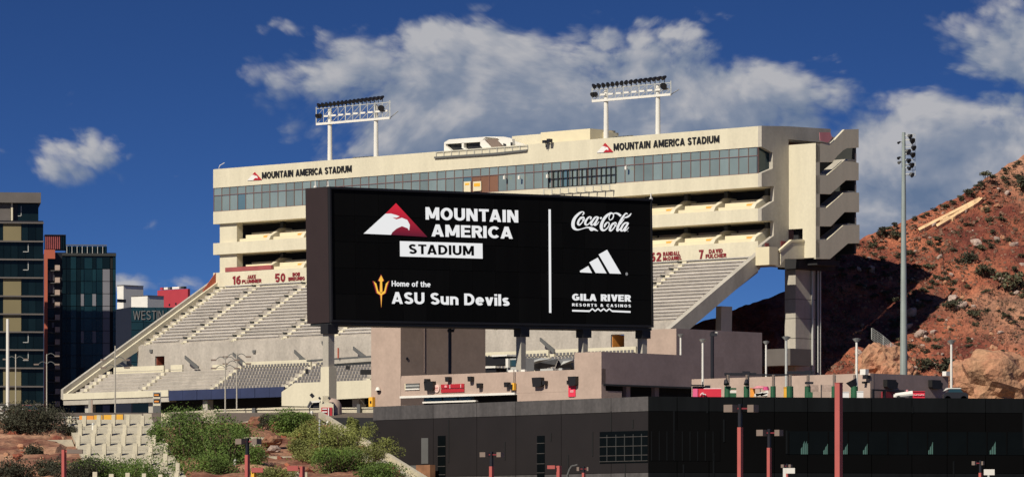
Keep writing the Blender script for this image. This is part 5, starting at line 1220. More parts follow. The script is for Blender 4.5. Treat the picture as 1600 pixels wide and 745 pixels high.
MB().prism([P(x, y, 545) for x, y in ((480, 636), (485, 626), (500, 625), (500, 628), (487, 629), (484, 637))], Vector((0, 1.5, 0))).build('cover', 'white', aw)
MB().prism([P(x, y, 545.3) for x, y in ((485, 637), (489, 629), (500, 628), (500, 637))], Vector((0, 1, 0))).build('opening', 'lamp', aw)
MB().bar(P(485.5, 615, 545), P(490, 620, 545), .35).build('spotlight', 'lamp', aw); MB().bar(P(480, 636, 544.9), P(485, 626, 544.9), .1).build('frame', 'trim', aw)
px_box('leg', 'trim', 483, 484.5, 636, 660, 545.2, aw, .1)
ls = thing('orange_display_pylon', 'grey pylon with two small orange display panels at its head', 'sign', P(245, 660, 530)-Vector((0, 0, 2)))
px_box('pylon', 'galv', 239, 251, 612, 680, 530, ls, .5)
for y in (613.5, 623.5): px_box('display', 'black', 240, 250, y, y+5.5, 529.95, ls, .04); px_box('lit_text', mat('orange_display_text', (.95, .32, .04), emit=.9), 241, 248, y+2.0, y+4.2, 529.9, ls, .04)
px_box('band', 'cream', 239.5, 250.5, 619.8, 622.5, 529.95, ls, .04); px_box('band', 'cream', 239.5, 250.5, 630, 633.5, 529.95, ls, .04); px_box('lower_panel', 'trim', 239, 251, 634, 680, 529.93, ls, .06)
for i, (x0, x1, mm, lab) in enumerate(((124, 146, 'orange', 'faded orange barrier left of the terrace column'), (147, 160, 'yellow', 'short yellow barrier right of the terrace column'), (162, 181, 'yellow', 'middle yellow barrier behind the spillway'), (182, 192, 'yellow', 'narrow yellow barrier behind the spillway'), (194, 222, 'chute', 'long cream barrier behind the spillway'), (224, 237, 'chute', 'short cream barrier beside the pylon'), (252, 266, 'cream_warm', 'cream barrier right of the pylon'))):
    yy0 = 649-(x0-124)*.035
    bo = thing('site_barrier', lab, 'barrier', P((x0+x1)/2, 661, 500)-Vector((0, 0, .8)))
    px_box('panel', mm, x0, x1, yy0, 660, 500, bo, .12)
    for x in (x0+.8, x1-.8): px_box('foot', 'conc', x-.7, x+.7, 657, 668, 499.9, bo, .5)
col_ = thing('terrace_column', 'concrete column with a pink side left of the yellow barriers', 'column', P(141, 655, 600)-Vector((0, 0, 2)))
px_box('shaft', 'conc', 138, 142, 624, 690, 600, col_, .5); px_box('face', 'stucco', 142, 144.5, 624, 690, 600.02, col_, .45)
wr = thing('terrace_rail', 'low grey rail at the left end of the terrace', 'rail', P(115, 660, 505)-Vector((0, 0, 1)))
px_box('rail', 'galv', 95, 124, 651, 652.5, 505, wr, .1); px_box('panel', 'stone', 95, 124, 653, 668, 505.1, wr, .1)
for x in (100, 110, 120): px_box('post', 'galv', x, x+.9, 651, 668, 504.95, wr, .08)

# ------------------------------------------------------------------ near slope: spillway, low walls, rocky ground
def bank_D(y): return 470-(y-655)*.42
def bank_z(D): y = 655+(470-D)/.42; return EYE+(HZ-y)/FP*D
def top_y(px): return 655.0
bk_xs = [-45+i*.55 for i in range(70)]
def bank_f(x, D):
    z = bank_z(D); v = Vector((x*.35, D*.35, 2)); rough = noise.fractal(v, 1, 2, 5)*.45
    px = 800+FP*x/D; inch = 96 < px < 292
    if D > 468: z = bank_z(468)-(D-468)*.15
    if px > 500:
        Dl = bank_D(655+(px-503)*.625)-2.0
        if D > Dl: z -= min(5, (D-Dl)*2.5)
    return z+(rough*.9+.1 if not inch else -.35)
terrain('river_bank', [-50+i*.5 for i in range(87)], [405+i*.8 for i in range(100)], bank_f, 'bank', smooth=False)
def bk(px, y): D = bank_D(y); return P(px, y, D)
sp_ = thing('spillway', 'pale concrete spillway slope studded with rows of upright blocks', 'spillway', bk(190, 745)-Vector((0, 0, 1)))
mb = MB(); q = [bk(103, 658), bk(237, 652), bk(262, 700), bk(300, 760), bk(290, 800), bk(150, 800), bk(128, 720), bk(112, 690)]
# sheet in strips, with joints
ysr = [655+i*12 for i in range(12)]
def lx(y): return 103+(y-655)*.42
def rx(y): return 238+(y-655)*.60
for i in range(len(ysr)-1):
    y0, y1 = ysr[i], ysr[i+1]-.35
    for j in range(6):
        xa0, xb0 = lx(y0)+(rx(y0)-lx(y0))*j/6, lx(y0)+(rx(y0)-lx(y0))*(j+1)/6-.3
        xa1, xb1 = lx(y1)+(rx(y1)-lx(y1))*j/6, lx(y1)+(rx(y1)-lx(y1))*(j+1)/6-.3
        MB().prism([bk(xa0, y0), bk(xb0, y0), bk(xb1, y1), bk(xa1, y1)], Vector((0, .12, -.35))).build('slope_slab', 'chute', sp_)
blk = MB().box8([Vector(v) for v in ((-.16,-.55,-.3), (.20,-.55,-.3), (.20,.5,-.3), (-.16,.5,-.3), (-.16,-.05,.95), (.20,-.05,.95), (.20,.45,.95), (-.16,.45,.95))])
bme = blk.mesh('baffle_block', 'chute')
for r in range(7):
    y = 664+r*15.5
    n = 6
    for j in range(n+1):
        px = lx(y)+(rx(y)-lx(y))*((j+(.5 if r % 2 else .08))/n)
        if px > rx(y)-1: continue
        o = piece('baffle_block', bme, sp_, bk(px, y)); o.scale = (.9+random.random()*.2, 1, .9+random.random()*.25)
# low concrete terraces on the middle slope
def slab_wall(label, pts, D, th=1.2, m='chute', name='retaining_wall', cat='wall'):
    return MB().prism([P(x, y, D) for x, y in pts], Vector((0, th, 0))).solo(name, m, label, cat)
slab_wall('pale stepped slope block behind the green tree', [(310, 644), (335, 640), (345, 665), (395, 656), (400, 690), (350, 690), (325, 680)], 474)
slab_wall('pale ledge above the orange rocks', [(380, 682), (420, 682.5), (412, 712), (395, 715), (388, 700)], 452, .8)
slab_wall('pale concrete step under the rust rock', [(412, 712), (464, 712.5), (452, 730), (440, 738), (420, 738)], 444, .8)
slab_wall('pale upright block beside the low red post', [(448, 737), (480, 737), (480, 760), (448, 760)], 430, .8)
slab_wall('cream lump of concrete at the top of the bare bank', [(74, 687), (112, 686), (118, 702), (100, 703), (82, 697)], 455, 1)
rw = thing('ramp_wall', 'long concrete ramp wall falling to the right in front of the black hall', 'wall', P(580, 700, 450)-Vector((0, 0, 4)))
p0 = P(503, 652, 468); p1 = P(652, 745, 437); p1b = P(690, 768, 430)
MB().prism([p0, p1b, p1b-Vector((0,0,6)), p0-Vector((0,0,6))], Vector((.25, .3, 0))).build('wall', 'conc', rw)
MB().prism([p0+Vector((0,-.02,.0)), p1b+Vector((0,-.02,.0)), p1b+Vector((0,-.02,.55)), p0+Vector((0,-.02,.55))], Vector((-.32, -.18, 0))).build('coping', 'chute', rw)
# retaining wall top: lit slope face below the coping
MB().prism([P(520, 662, 465), P(600, 713, 448), P(655, 748, 436), P(640, 752, 433), P(570, 716, 440), P(505, 672, 458)], Vector((0, 0, -.5))).build('slope_face', 'chute', rw)
pitw = MB().prism([P(505, 652, 475), P(590, 652, 475), P(590, 760, 475), P(505, 760, 475)], Vector((0, 1, 0))).solo('sunken_wall', 'shadek', 'dark wall in the cutting between the ramp and the black hall', 'wall')
tp_ = thing('trail_post', 'thin grey post with a small white head on the green slope', 'post', P(499.5, 720, 448)-Vector((0, 0, 1)))
MB().cyl(P(499.5, 728, 448), P(499.5, 655, 448), .09).build('post', 'galv', tp_); MB().cyl(P(498, 724, 447.8), P(498, 718, 447.8), .14).build('cap', 'white', tp_)
for x, y, lab in ((145.5, 671, 'white fixture at the middle of the spillway top'), (109, 672, 'white bollard at the left edge of the spillway'), (487, 652, 'white post at the head of the ramp wall'), (367, 728, 'white stub post under the green trees'), (512, 668, 'short pinkish post beside the ramp wall')):
    t = thing('white_bollard', lab, 'bollard', bk(x, y)-Vector((0, 0, .6))); c = bk(x, y); MB().cyl(c-Vector((0, 0, .7)), c+Vector((0, 0, .45)), .12, .12).build('post', 'white', t); MB().cyl(c+Vector((0, 0, .46)), c+Vector((0, 0, .62)), .16, .08).build('cap', 'galv', t)
mrk = slab_wall('dark car park kerb slab behind the far left bushes', [(-30, 645), (20, 647), (60, 652), (60, 665), (-30, 665)], 490, .5, 'conc', 'kerb', 'kerb')
pcar = thing('parked_car', 'maroon parked car half hidden by the dark round bush', 'car', P(38, 640, 520)-Vector((0, 0, 1.2)))
pc0 = P(38, 641, 520)
def cc_(x, z): return Vector((pc0.x+x, 520, pc0.z+z))
MB().prism([cc_(-1.2, -.9), cc_(-1.2, -.2), cc_(-.7, .1), cc_(1.4, .1), cc_(1.9, -.2), cc_(1.9, -.9)], Vector((0, 1.7, 0))).build('body', 'maroonc', pcar)
MB().prism([cc_(-.6, .1), cc_(-.3, .5), cc_(.9, .5), cc_(1.3, .1)], Vector((0, 1.5, 0))).build('windows', 'glassd', pcar); MB().prism([cc_(-.3, .5), cc_(-.28, .56), cc_(.88, .56), cc_(.9, .5)], Vector((0, 1.5, 0))).build('roof', 'maroonc', pcar)
for x in (-.6, 1.3): MB().cyl(cc_(x, -.8), cc_(x, -.8)+Vector((0, .2, 0)), .32, n=12).build('wheel', 'black', pcar); 
MB().cyl(cc_(-.2, .12)-Vector((0, .1, 0)), cc_(-.2, .12), .12).build('lamp', 'white', pcar)
trl = thing('white_trailer', 'white trailer side at the far left edge', 'trailer', P(0, 645, 522)-Vector((0, 0, 1.2)))
px_box('body', 'white', -30, 6, 634, 646, 522, trl, 2); px_box('stripe', 'maroon', -30, 6, 640, 641.5, 521.95, trl, .05); px_box('chassis', 'lamp', -30, 6, 646.1, 652, 522.2, trl, 1.6)

# ------------------------------------------------------------------ plants
def leaves(mb, c, rad, n, s, rnd, hollow=.35, flat=.8):
    for _ in range(n):
        while True:
            v = Vector((rnd.uniform(-1, 1), rnd.uniform(-1, 1), rnd.uniform(-1, 1)))
            if hollow < v.length <= 1: break
        p = Vector(c)+Vector((v.x*rad[0], v.y*rad[1], v.z*rad[2]))
        a = Vector((rnd.gauss(0, 1), rnd.gauss(0, 1), rnd.gauss(0, 1))).normalized(); b = a.orthogonal().normalized(); k = s*rnd.uniform(.6, 1.4)
        b = (b*math.cos(rnd.random()*6.3)+a.cross(b)*math.sin(rnd.random()*6.3))
        i = len(mb.v); mb.v += [p-a*k*.5-b*k*.28, p+a*k*.5-b*k*.1, p+a*k*.55+b*k*.22, p-a*k*.45+b*k*.3]; mb.f.append((i, i+1, i+2, i+3))
def plant_mesh(seed, w_, h, n, s, clumps, m, stems=True):
    r = random.Random(seed); cr = MB(); tk = MB()
    for i in range(clumps):
        a = r.random()*6.28; d = r.random()**.6*w_*.38; zz_ = h*(.28+.5*r.random())
        c = Vector((d*math.cos(a), d*math.sin(a)*.9, zz_)); rr_ = w_*(.16+.16*r.random())
        leaves(cr, c, (rr_, rr_, rr_*.8*h/w_*1.1), n//clumps, s, r, .3)
        tk.bar((d*.15*math.cos(a), d*.15*math.sin(a), -.3), c, .045*max(1, h/2.5))
    return cr.mesh('crown', m, fix=False), tk.mesh('trunk', 'bark', fix=False)
def put_plant(me, name, label, cat, loc, s=1.0, rz=0.0, group=None, sz=1.0):
    o = thing(name, label, cat, loc, group); o.scale = (s, s, s*sz); o.rotation_euler.z = rz
    for nm, mm in (('crown', me[0]), ('trunk', me[1])):
        c = bpy.data.objects.new(nm, mm); C.objects.link(c); c.parent = o
    return o
hs = [plant_mesh(100+i, 2.0, 1.15, 420, .17, 6, ('leaf', 'leafd', 'leafd', 'leaf', 'leafd')[i]) for i in range(5)]
rr2 = random.Random(11)
big = [(1575, 445, 3.1, 'large round dark shrub near the right edge of the hill'), (1505, 408, 2.2, 'broad dark shrub in the middle of the sunlit hill'), (1490, 480, 2.2, 'green shrub right of the shadow edge on the hill'), (1525, 492, 1.6, 'grey green shrub on the orange slope'),
       (1475, 575, 2.8, 'olive shrub behind the white pole on the hill foot'), (1440, 572, 2.0, 'low olive shrub behind the end building'), (1540, 425, 2.0, 'dark shrub left of the large round one'), (1600, 290, 2.2, 'dark shrub on the ridge at the right frame edge'), (1543, 275, 1.4, 'dark shrub standing up from the ridge'), (1382, 363, 1.7, 'dark shrub on the ridge beside the floodlight mast'), (1400, 368, 1.3, 'second dark shrub on the ridge beside the floodlight mast'),
       (1300, 402, 2.0, 'grey shrub on the ridge just right of the stair tower'), (1515, 302, 1.3, 'small dark shrub on the ridge above the pale letter')]
for i, (x, y, s_, lab) in enumerate(big):
    put_plant(hs[i % 5], 'desert_shrub', lab, 'shrub', hill_at(x, y+s_*3)-Vector((0, 0, .15)), s_*.78, rr2.random()*6, 'shrubs on the red hill')
for i in range(300):
    x = rr2.uniform(1290, 1600)
    ry = ridge(x); y = ry+4+rr2.random()**1.3*(600-ry)
    if i < 44: x = 1140+i*11+rr2.uniform(-5, 5); y = ridge(x)+rr2.uniform(2, 5)
    if 1395 < x < 1545 and abs((y-362)+(x-1440)*.60) < 9: continue
    if y > 450 and x < 1360: continue
    s_ = rr2.uniform(.3, .85)*(1.0 if i >= 44 else .9)
    put_plant(hs[i % 5], 'desert_shrub', 'small dark desert shrub among many on the red hill', 'shrub', hill_at(x, y)-Vector((0, 0, .12)), s_, rr2.random()*6, 'shrubs on the red hill', rr2.uniform(.7, 1.1))
# finer scrub and rubble nobody could count
r_s = random.Random(33); sc_ = MB(); ru_ = MB()
for i in range(2600):
    x = r_s.uniform(1270, 1610); ry = ridge(x); y = ry+3+r_s.random()*(602-ry)
    v = noise.noise(Vector((x*.02, y*.03, 5)))
    if v < -.12 and r_s.random() < .7: continue
    c = hill_at(x, y); k = r_s.uniform(.12, .34)
    leaves(sc_, c+Vector((0, 0, k*.5)), (k*1.5, k*1.3, k), 11, .15, r_s, .1)
for i in range(1500):
    x = r_s.uniform(1290, 1610); ry = ridge(x); y = ry+3+r_s.random()*(602-ry); c = hill_at(x, y); k = r_s.uniform(.05, .2)
    q_ = [Vector((r_s.uniform(.6, 1.3)*a*k, r_s.uniform(.6, 1.3)*b*k, r_s.uniform(.5, 1.1)*d*k))+c for a, b, d in ((-1,-1,-1),(1,-1,-1),(1,1,-1),(-1,1,-1),(-1,-1,1),(1,-1,1),(1,1,1),(-1,1,1))]
    ru_.box8(q_)
tag(sc_.build('hill_scrub', mat('dry_brown_scrub', (.085, .06, .035), .9, .5, .5), None, fix=False), 'fine dry scrub speckling the red hillside', 'scrub', kind='stuff')
tag(ru_.build('hill_rubble', mat('brown_rubble', (.22, .12, .08), .95, .45, .6), None), 'loose stones scattered over the red hillside', 'rubble', kind='stuff')
# rocks
def rock_mesh(seed, r0, m, sub=2):
    bm = bmesh.new(); bmesh.ops.create_icosphere(bm, subdivisions=sub, radius=1)
    for v in bm.verts:
        n_ = noise.fractal(v.co*1.3+Vector((seed, 0, 0)), 1, 2, 4); v.co *= (1+n_*.35)*r0; v.co.z *= .75
    me = bpy.data.meshes.new('rock'); bm.to_mesh(me); bm.free(); me.materials.append(MT[m]); return me
rks = [rock_mesh(i*3.3, 1, ('stone', 'rock', 'stone', 'hill')[i % 4]) for i in range(6)]
for i in range(110):
    x = rr2.uniform(1340, 1600); y = ridge(x)+10+rr2.random()*(600-ridge(x)); s_ = rr2.uniform(.12, .42)*(1 if i % 6 else 1.8)
    o = bpy.data.objects.new('hill_rock', rks[i % 6]); C.objects.link(o); o.location = hill_at(x, y); o.scale = (s_*1.3, s_, s_); o.rotation_euler = (rr2.random(), rr2.random(), rr2.random()*6)
    tag(o, 'small rock among many on the red hillside', 'rock', 'rocks on the red hill')
bo = rock_mesh(21.7, 1, 'rock', 4); o = bpy.data.objects.new('big_boulder', bo); C.objects.link(o); o.location = P(1570, 612, 520); o.scale = (5.6, 4.5, 5.2); o.rotation_euler = (0, .25, .5)
tag(o, 'big tan boulder at the right foot of the red hill', 'boulder')
bo2 = rock_mesh(5.1, 1, 'rock', 4)
for x, y, D_, s_, lab in ((1375, 575, 600, 3.0, 'pale broken rock outcrop below the wire fence'), (1396, 590, 598, 2.2, 'small pale outcrop left of the floodlight mast foot'), (1502, 590, 540, 1.6, 'brown rock wedged left of the big tan boulder'), (1535, 580, 560, 1.5, 'rust brown rock above the big tan boulder')):
    o = bpy.data.objects.new('rock_outcrop', bo2); C.objects.link(o); o.location = P(x, y, D_); o.scale = (s_, s_*1.2, s_*1.1); o.rotation_euler = (.3, x % 3, x % 7); tag(o, lab, 'rock')
# the small plants and rocks are told apart by where on the hill they stand
def ordinal(n):
    w1 = ['', 'first', 'second', 'third', 'fourth', 'fifth', 'sixth', 'seventh', 'eighth', 'ninth', 'tenth', 'eleventh', 'twelfth', 'thirteenth', 'fourteenth', 'fifteenth', 'sixteenth', 'seventeenth', 'eighteenth', 'nineteenth']
    if n < 20: return w1[n]
    tens = ['', '', 'twenty', 'thirty', 'forty', 'fifty', 'sixty', 'seventy'][n//10]
    return tens+'-'+w1[n % 10] if n % 10 else {2: 'twentieth', 3: 'thirtieth', 4: 'fortieth', 5: 'fiftieth', 6: 'sixtieth', 7: 'seventieth'}[n//10]
def relabel(group, what, zones):
    z = {}
    for o in C.objects:
        if o.get('group') == group and o.get('label', '').startswith('small') and 'among' in o['label']:
            x, y, zz_ = o.location; z.setdefault(zones(800+FP*x/y, HZ-FP*(zz_-EYE)/y), []).append(((x/y), o))
    for k, l in z.items():
        for i, (_, o) in enumerate(sorted(l, key=lambda t: t[0])): o['label'] = '%s %s from the left, %s' % (ordinal(i+1), what, k)
def hill_zone(x, y):
    if y < ridge(x)+8: return 'on the hill ridge'
    if x > 1412 and y < 362-(x-1440)*.6: return 'above the giant letter'
    side = 'left of the mast' if x < 1412 else ('right of the mast' if x < 1487 else 'near the right edge')
    hgt = 'high' if y < 400 else ('halfway up' if y < 480 else 'low')
    return hgt+' on the hill '+side
relabel('shrubs on the red hill', 'small dark shrub', hill_zone); relabel('rocks on the red hill', 'small weathered rock', hill_zone)
# the big pale letter laid on the hillside
lt = thing('hillside_letter', 'giant pale letter A painted on concrete, lying on the red hillside', 'hillside letter', hill_at(1480, 340))
def hb(name, x0, y0, x1, y1, wd):
    m = MB(); n = 10; u = []; d = []
    for i in range(n+1):
        t = i/n; x = x0+(x1-x0)*t; y = y0+(y1-y0)*t; dx, dy = x1-x0, y1-y0; l = math.hypot(dx, dy); nx_, ny_ = -dy/l*wd/2, dx/l*wd/2
        u.append(hill_at(x+nx_, y+ny_)+Vector((0, -.2, .30))); d.append(hill_at(x-nx_, y-ny_)+Vector((0, -.2, .30)))
    k = len(u); vs = u+d+[v+Vector((0, .5, -1.2)) for v in u+d]
    fs = []
    for i in range(n): fs += [(i, i+1, k+i+1, k+i), (2*k+i, 3*k+i, 3*k+i+1, 2*k+i+1), (i, 2*k+i, 2*k+i+1, i+1), (k+i, k+i+1, 3*k+i+1, 3*k+i)]
    m.add(vs, fs).build(name, 'letterA', lt)
hb('stroke', 1435, 362, 1531, 313, 4.0); hb('stroke', 1463, 356, 1534, 314, 4.2); hb('crossbar', 1468, 345, 1489, 343, 5.0)
# wire fence on the outcrop
fn = thing('wire_fence', 'wire mesh fence stepping down the rocks left of the floodlight mast', 'fence', P(1385, 560, 625))
pf = [(1362, 512, 530), (1380, 524, 545), (1392, 535, 556), (1402, 541, 568)]
for (x, y0, y1) in pf: MB().cyl(P(x, y1, 625), P(x, y0, 625), .05).build('post', 'galv', fn)
m = MB()
for (a, b) in zip(pf, pf[1:]):
    for k in range(7):
        t = k/6; m.bar(P(a[0], a[1]+(a[2]-a[1])*t, 625), P(b[0], b[1]+(b[2]-b[1])*t, 625), .025)
    for k in range(8):
        t = k/8; m.bar(P(a[0]+(b[0]-a[0])*t, a[1]+(b[1]-a[1])*t, 625), P(a[0]+(b[0]-a[0])*t, a[2]+(b[2]-a[2])*t, 625), .02)
m.build('wire_mesh', 'galv', fn)
# white shrubs/branches seen in the shade
for x, y, lab in ((1210, 574, 'pale bare plant in the deep shade left of the pier'), (1219, 566, 'taller pale bare plant against the foot of the pier')): pass

# trees and bushes on the near slope
def tree(label, px, y_top, y_bot, wpx, D, seed, m, n=5200, s=.13, name='bushy_tree', cat='tree', clumps=26, group=None):
    h = (y_bot-y_top)/FP*D; w_ = wpx/FP*D; base = P(px, y_bot, D)
    me = plant_mesh(seed, w_*1.42, h*1.22, int(n*1.7), s*.78, clumps, m)
    return put_plant(me, name, label, cat, base, 1, 0, group)
tree('dark dense round bush at the far left below the apartment towers', 52, 637, 690, 88, 462, 1, 'leafd', 6500, .18, clumps=34)
tree('green airy tree directly right of the spillway', 300, 652, 750, 92, 447, 2, 'leafg', 9000, .17, clumps=46)
tree('green airy tree behind the dark headed lamp post', 352, 672, 765, 78, 443, 3, 'leafg', 7000, .17, clumps=38)
tree('lower green bush at the foot of the airy trees', 322, 712, 775, 80, 436, 4, 'leafg', 5000, .16, clumps=30)
tree('bright green bush on the slope above the orange rocks', 452, 645, 686, 52, 460, 5, 'leafg', 4200, .16, clumps=24)
tree('olive brown shrub left of the thin grey post', 482, 664, 715, 44, 455, 6, 'leafy', 3500, .15, clumps=22)
tree('large yellow green shrub right of the thin grey post', 535, 672, 735, 74, 446, 7, 'leafy', 7000, .15, clumps=40)
tree('wispy green shrub growing over the ramp wall', 560, 664, 702, 40, 455, 8, 'leafy', 1500, .14, clumps=12)
tree('wispy green shrub lower down over the ramp wall', 600, 687, 722, 38, 446, 9, 'leafy', 1300, .14, clumps=12)
tree('dark green bush at the bottom below the ramp wall', 598, 726, 765, 66, 432, 10, 'leafg', 5000, .15, clumps=28)
tree('pale dry shrub at the head of the ramp wall', 478, 650, 676, 26, 466, 12, 'leafy', 1800, .13, clumps=14)
tree('long low green bush along the bottom left edge', 185, 716, 765, 112, 432, 13, 'leafg', 7500, .16, clumps=44)
tree('green bush in the bottom left corner by the red post', 120, 722, 770, 66, 430, 14, 'leafd', 4500, .16, clumps=26)
tree('small dark bush on the bare red bank', 47, 698, 727, 30, 447, 15, 'leafd', 2000, .15, clumps=12)
tree('dark bush in the bottom left corner', 16, 722, 770, 50, 432, 16, 'leafd', 3500, .16, clumps=20)
tree('green bush at the bottom beside the low red post', 425, 732, 770, 60, 430, 17, 'leafy', 3500, .15, clumps=20)
tree('small green bush right of the spillway top', 108, 664, 690, 20, 462, 18, 'leafd', 900, .15, clumps=8)
tree('low yellow flowering shrub under the bright green bush', 452, 676, 693, 30, 458, 19, 'leafy', 1200, .14, clumps=10)
tree('yellow green scrub between the low pale walls', 500, 700, 740, 60, 443, 20, 'leafy', 3500, .15, clumps=22)
for i, (x, y0, y1, w_, mm, lab) in enumerate(((398, 700, 735, 30, 'leafg', 'small green shrub right of the dark headed lamp post'), (420, 650, 668, 26, 'leafd', 'dark low shrub under the terrace wall'), (470, 690, 712, 30, 'leafy', 'olive shrub left of the yellow green scrub'), (525, 705, 745, 60, 'leafg', 'green bush right of the low pale walls'), (512, 668, 692, 26, 'leafy', 'pale scrub at the top of the ramp wall'), (565, 700, 740, 50, 'leafy', 'yellow green bush against the ramp wall'), (20, 655, 672, 30, 'leafd', 'dark scrub at the far left edge of the bank'), (72, 718, 745, 34, 'leafd', 'dark scrub left of the red post'), (375, 662, 690, 34, 'leafg', 'small green shrub behind the pale ledge'), (245, 665, 690, 22, 'leafg', 'narrow green shrub at the right edge of the spillway'), (552, 655, 672, 20, 'leafy', 'thin wispy shrub before the dark cutting'))):
    tree(lab, x, y0, y1+8, w_, bank_D((y0+y1)/2+10)-1, 60+i, mm, int(60*w_), .15, clumps=max(8, w_//2))
rr3 = random.Random(5)
for i in range(52):
    x = rr3.choice((rr3.uniform(0, 100), rr3.uniform(385, 500))); y = rr3.uniform(662, 742); s_ = rr3.uniform(.12, .45)
    o = bpy.data.objects.new('bank_rock', rks[(i*2+1) % 6] if i % 3 else rks[3]); C.objects.link(o); o.location = bk(x, y)+Vector((0, 0, .1)); o.scale = (s_*1.4, s_, s_); o.rotation_euler = (rr3.random(), rr3.random(), rr3.random()*6)
    tag(o, 'small rock among many on the near river bank', 'rock', 'rocks on the river bank')
relabel('rocks on the river bank', 'small rock', lambda x, y: ('high' if y < 690 else ('halfway up' if y < 716 else 'low'))+' on the bank, '+('left of spillway' if x < 200 else 'right of trees'))
for x, y, D_, s_, mm, lab in ((425, 688, 450, .75, 'bank', 'rust coloured rock standing above the pale step'), (428, 702, 448, .5, 'stone', 'pink grey rock under the rust coloured one'), (88, 686, 458, .6, 'bank', 'brown boulder beside the dark round bush'), (440, 668, 462, .8, 'bank', 'red brown boulder behind the bright green bush'), (402, 659, 466, .7, 'bank', 'red brown boulder under the terrace wall')):
    o = bpy.data.objects.new('bank_boulder', rock_mesh(x*.1, 1, mm, 3)); C.objects.link(o); o.location = P(x, y, D_); o.scale = (s_*1.2, s_, s_); tag(o, lab, 'boulder')

# ------------------------------------------------------------------ the town behind on the left
TA = thing('apartment_tower', 'dark glass apartment tower with olive tan panels at the far left', 'building', P(20, 700, 1010))
FA = Frame.px(-60, 1004, 68, 1006)
def ab(F, name, m, x0, x1, y0, y1, b0, b1, par, **k): a0 = F.A(x0, b0); a1 = F.A(x1, b0); return fbox(F, a0, a1, b0, b1, F.Z(y1, a1, b0), F.Z(y0, a1, b0)).build(name, m, par, **k)
ab(FA, 'core', 'lamp', -60, 67.5, 345, 720, .5, 26, TA); ab(FA, 'core', 'lamp', -60, 60, 318, 345, 2, 22, TA)
ab(FA, 'roof_slab', 'slab', -60, 64, 301, 317, .0, 26, TA); ab(FA, 'wall_strip', 'cream', 17, 20, 317, 347, .8, 1.2, TA); ab(FA, 'wall_strip', 'slab', -60, 16, 318, 346, 1.0, 1.4, TA, label='shaded grey wall at the top floor')
ab(FA, 'pane', 'teald', 28, 60, 319, 345, 1.8, 1.95, TA); 
fl = [348.5, 377.5, 405.8, 434.3, 463, 491, 518.8, 546.8, 575.2, 603.8, 631.8, 660, 690]
tan_f = (0, 3, 4, 5, 8, 9, 10)
for i, (y0, y1) in enumerate(zip(fl, fl[1:])):
    ab(FA, 'floor_slab', 'slab', -60, 68.5, y0-1.4, y0+.9, -.5, .6, TA)
    xs_ = [-60, -40, -22, -5, 5, 33, 44, 56, 67.6] if i in tan_f else [-60, -40, -22, -5, 6, 17, 28, 40, 52, 67.6]
    for x0, x1 in zip(xs_, xs_[1:]):
        tan = i in tan_f and x0 == 5
        ab(FA, 'panel' if tan else 'pane', 'tan' if tan else 'teald', x0+(.0 if tan else .3), x1-(.0 if tan else .3), y0+1, y1-1.5, .0 if tan else .15, .45, TA)
    if i in (1, 2, 6, 7):
        for q in ((43.5, 44.6, y0+3, y0+16), (36, 44.6, y0+15.2, y0+16.3)): ab(FA, 'window_frame', 'galv', *q, .05, .15, TA)
ab(FA, 'window_frame', 'galv', 32.5, 33.5, 322, 338, 1.7, 1.8, TA); ab(FA, 'window_frame', 'galv', 28, 33.5, 337, 338, 1.7, 1.8, TA)
TB = thing('hotel_tower', 'dark teal glass tower with a salmon fin and a stack of small balconies', 'building', P(120, 700, 1060))
FB = Frame.px(70, 1050, 182, 1052)
ab(FB, 'core', 'lamp', 70, 181, 395, 720, .6, 22, TB)
ab(FB, 'fin', 'salmon', 69.5, 74.3, 404, 720, -1.2, .6, TB); ab(FB, 'fin_head', 'salmon', 69.5, 86, 390, 404, -1.2, 1, TB)
for x in range(71, 103, 3): ab(FB, 'louvre', 'maroonc' if x < 93 else 'teald', x, x+1.6, 368, 389, .2, .5, TB)
ab(FB, 'cap', 'lamp', 70, 103, 366.5, 368, 0, 5, TB); ab(FB, 'louvre_back', 'teald', 70, 103, 368, 390, .8, 5, TB)
for x in range(104, 167, 4): ab(FB, 'louvre', 'galv' if x % 8 == 0 else 'teal', x, x+.9, 383, 396, .2, .4, TB)
ab(FB, 'cap', 'trim', 103, 167, 382.4, 384, .1, .6, TB); ab(FB, 'screen_wall', 'teald', 103, 167, 385, 396, 1, 5, TB)
ab(FB, 'parapet', 'trimd', 97, 181.5, 396, 400, -.1, .6, TB)
fy = [407+i*19.3 for i in range(17)]
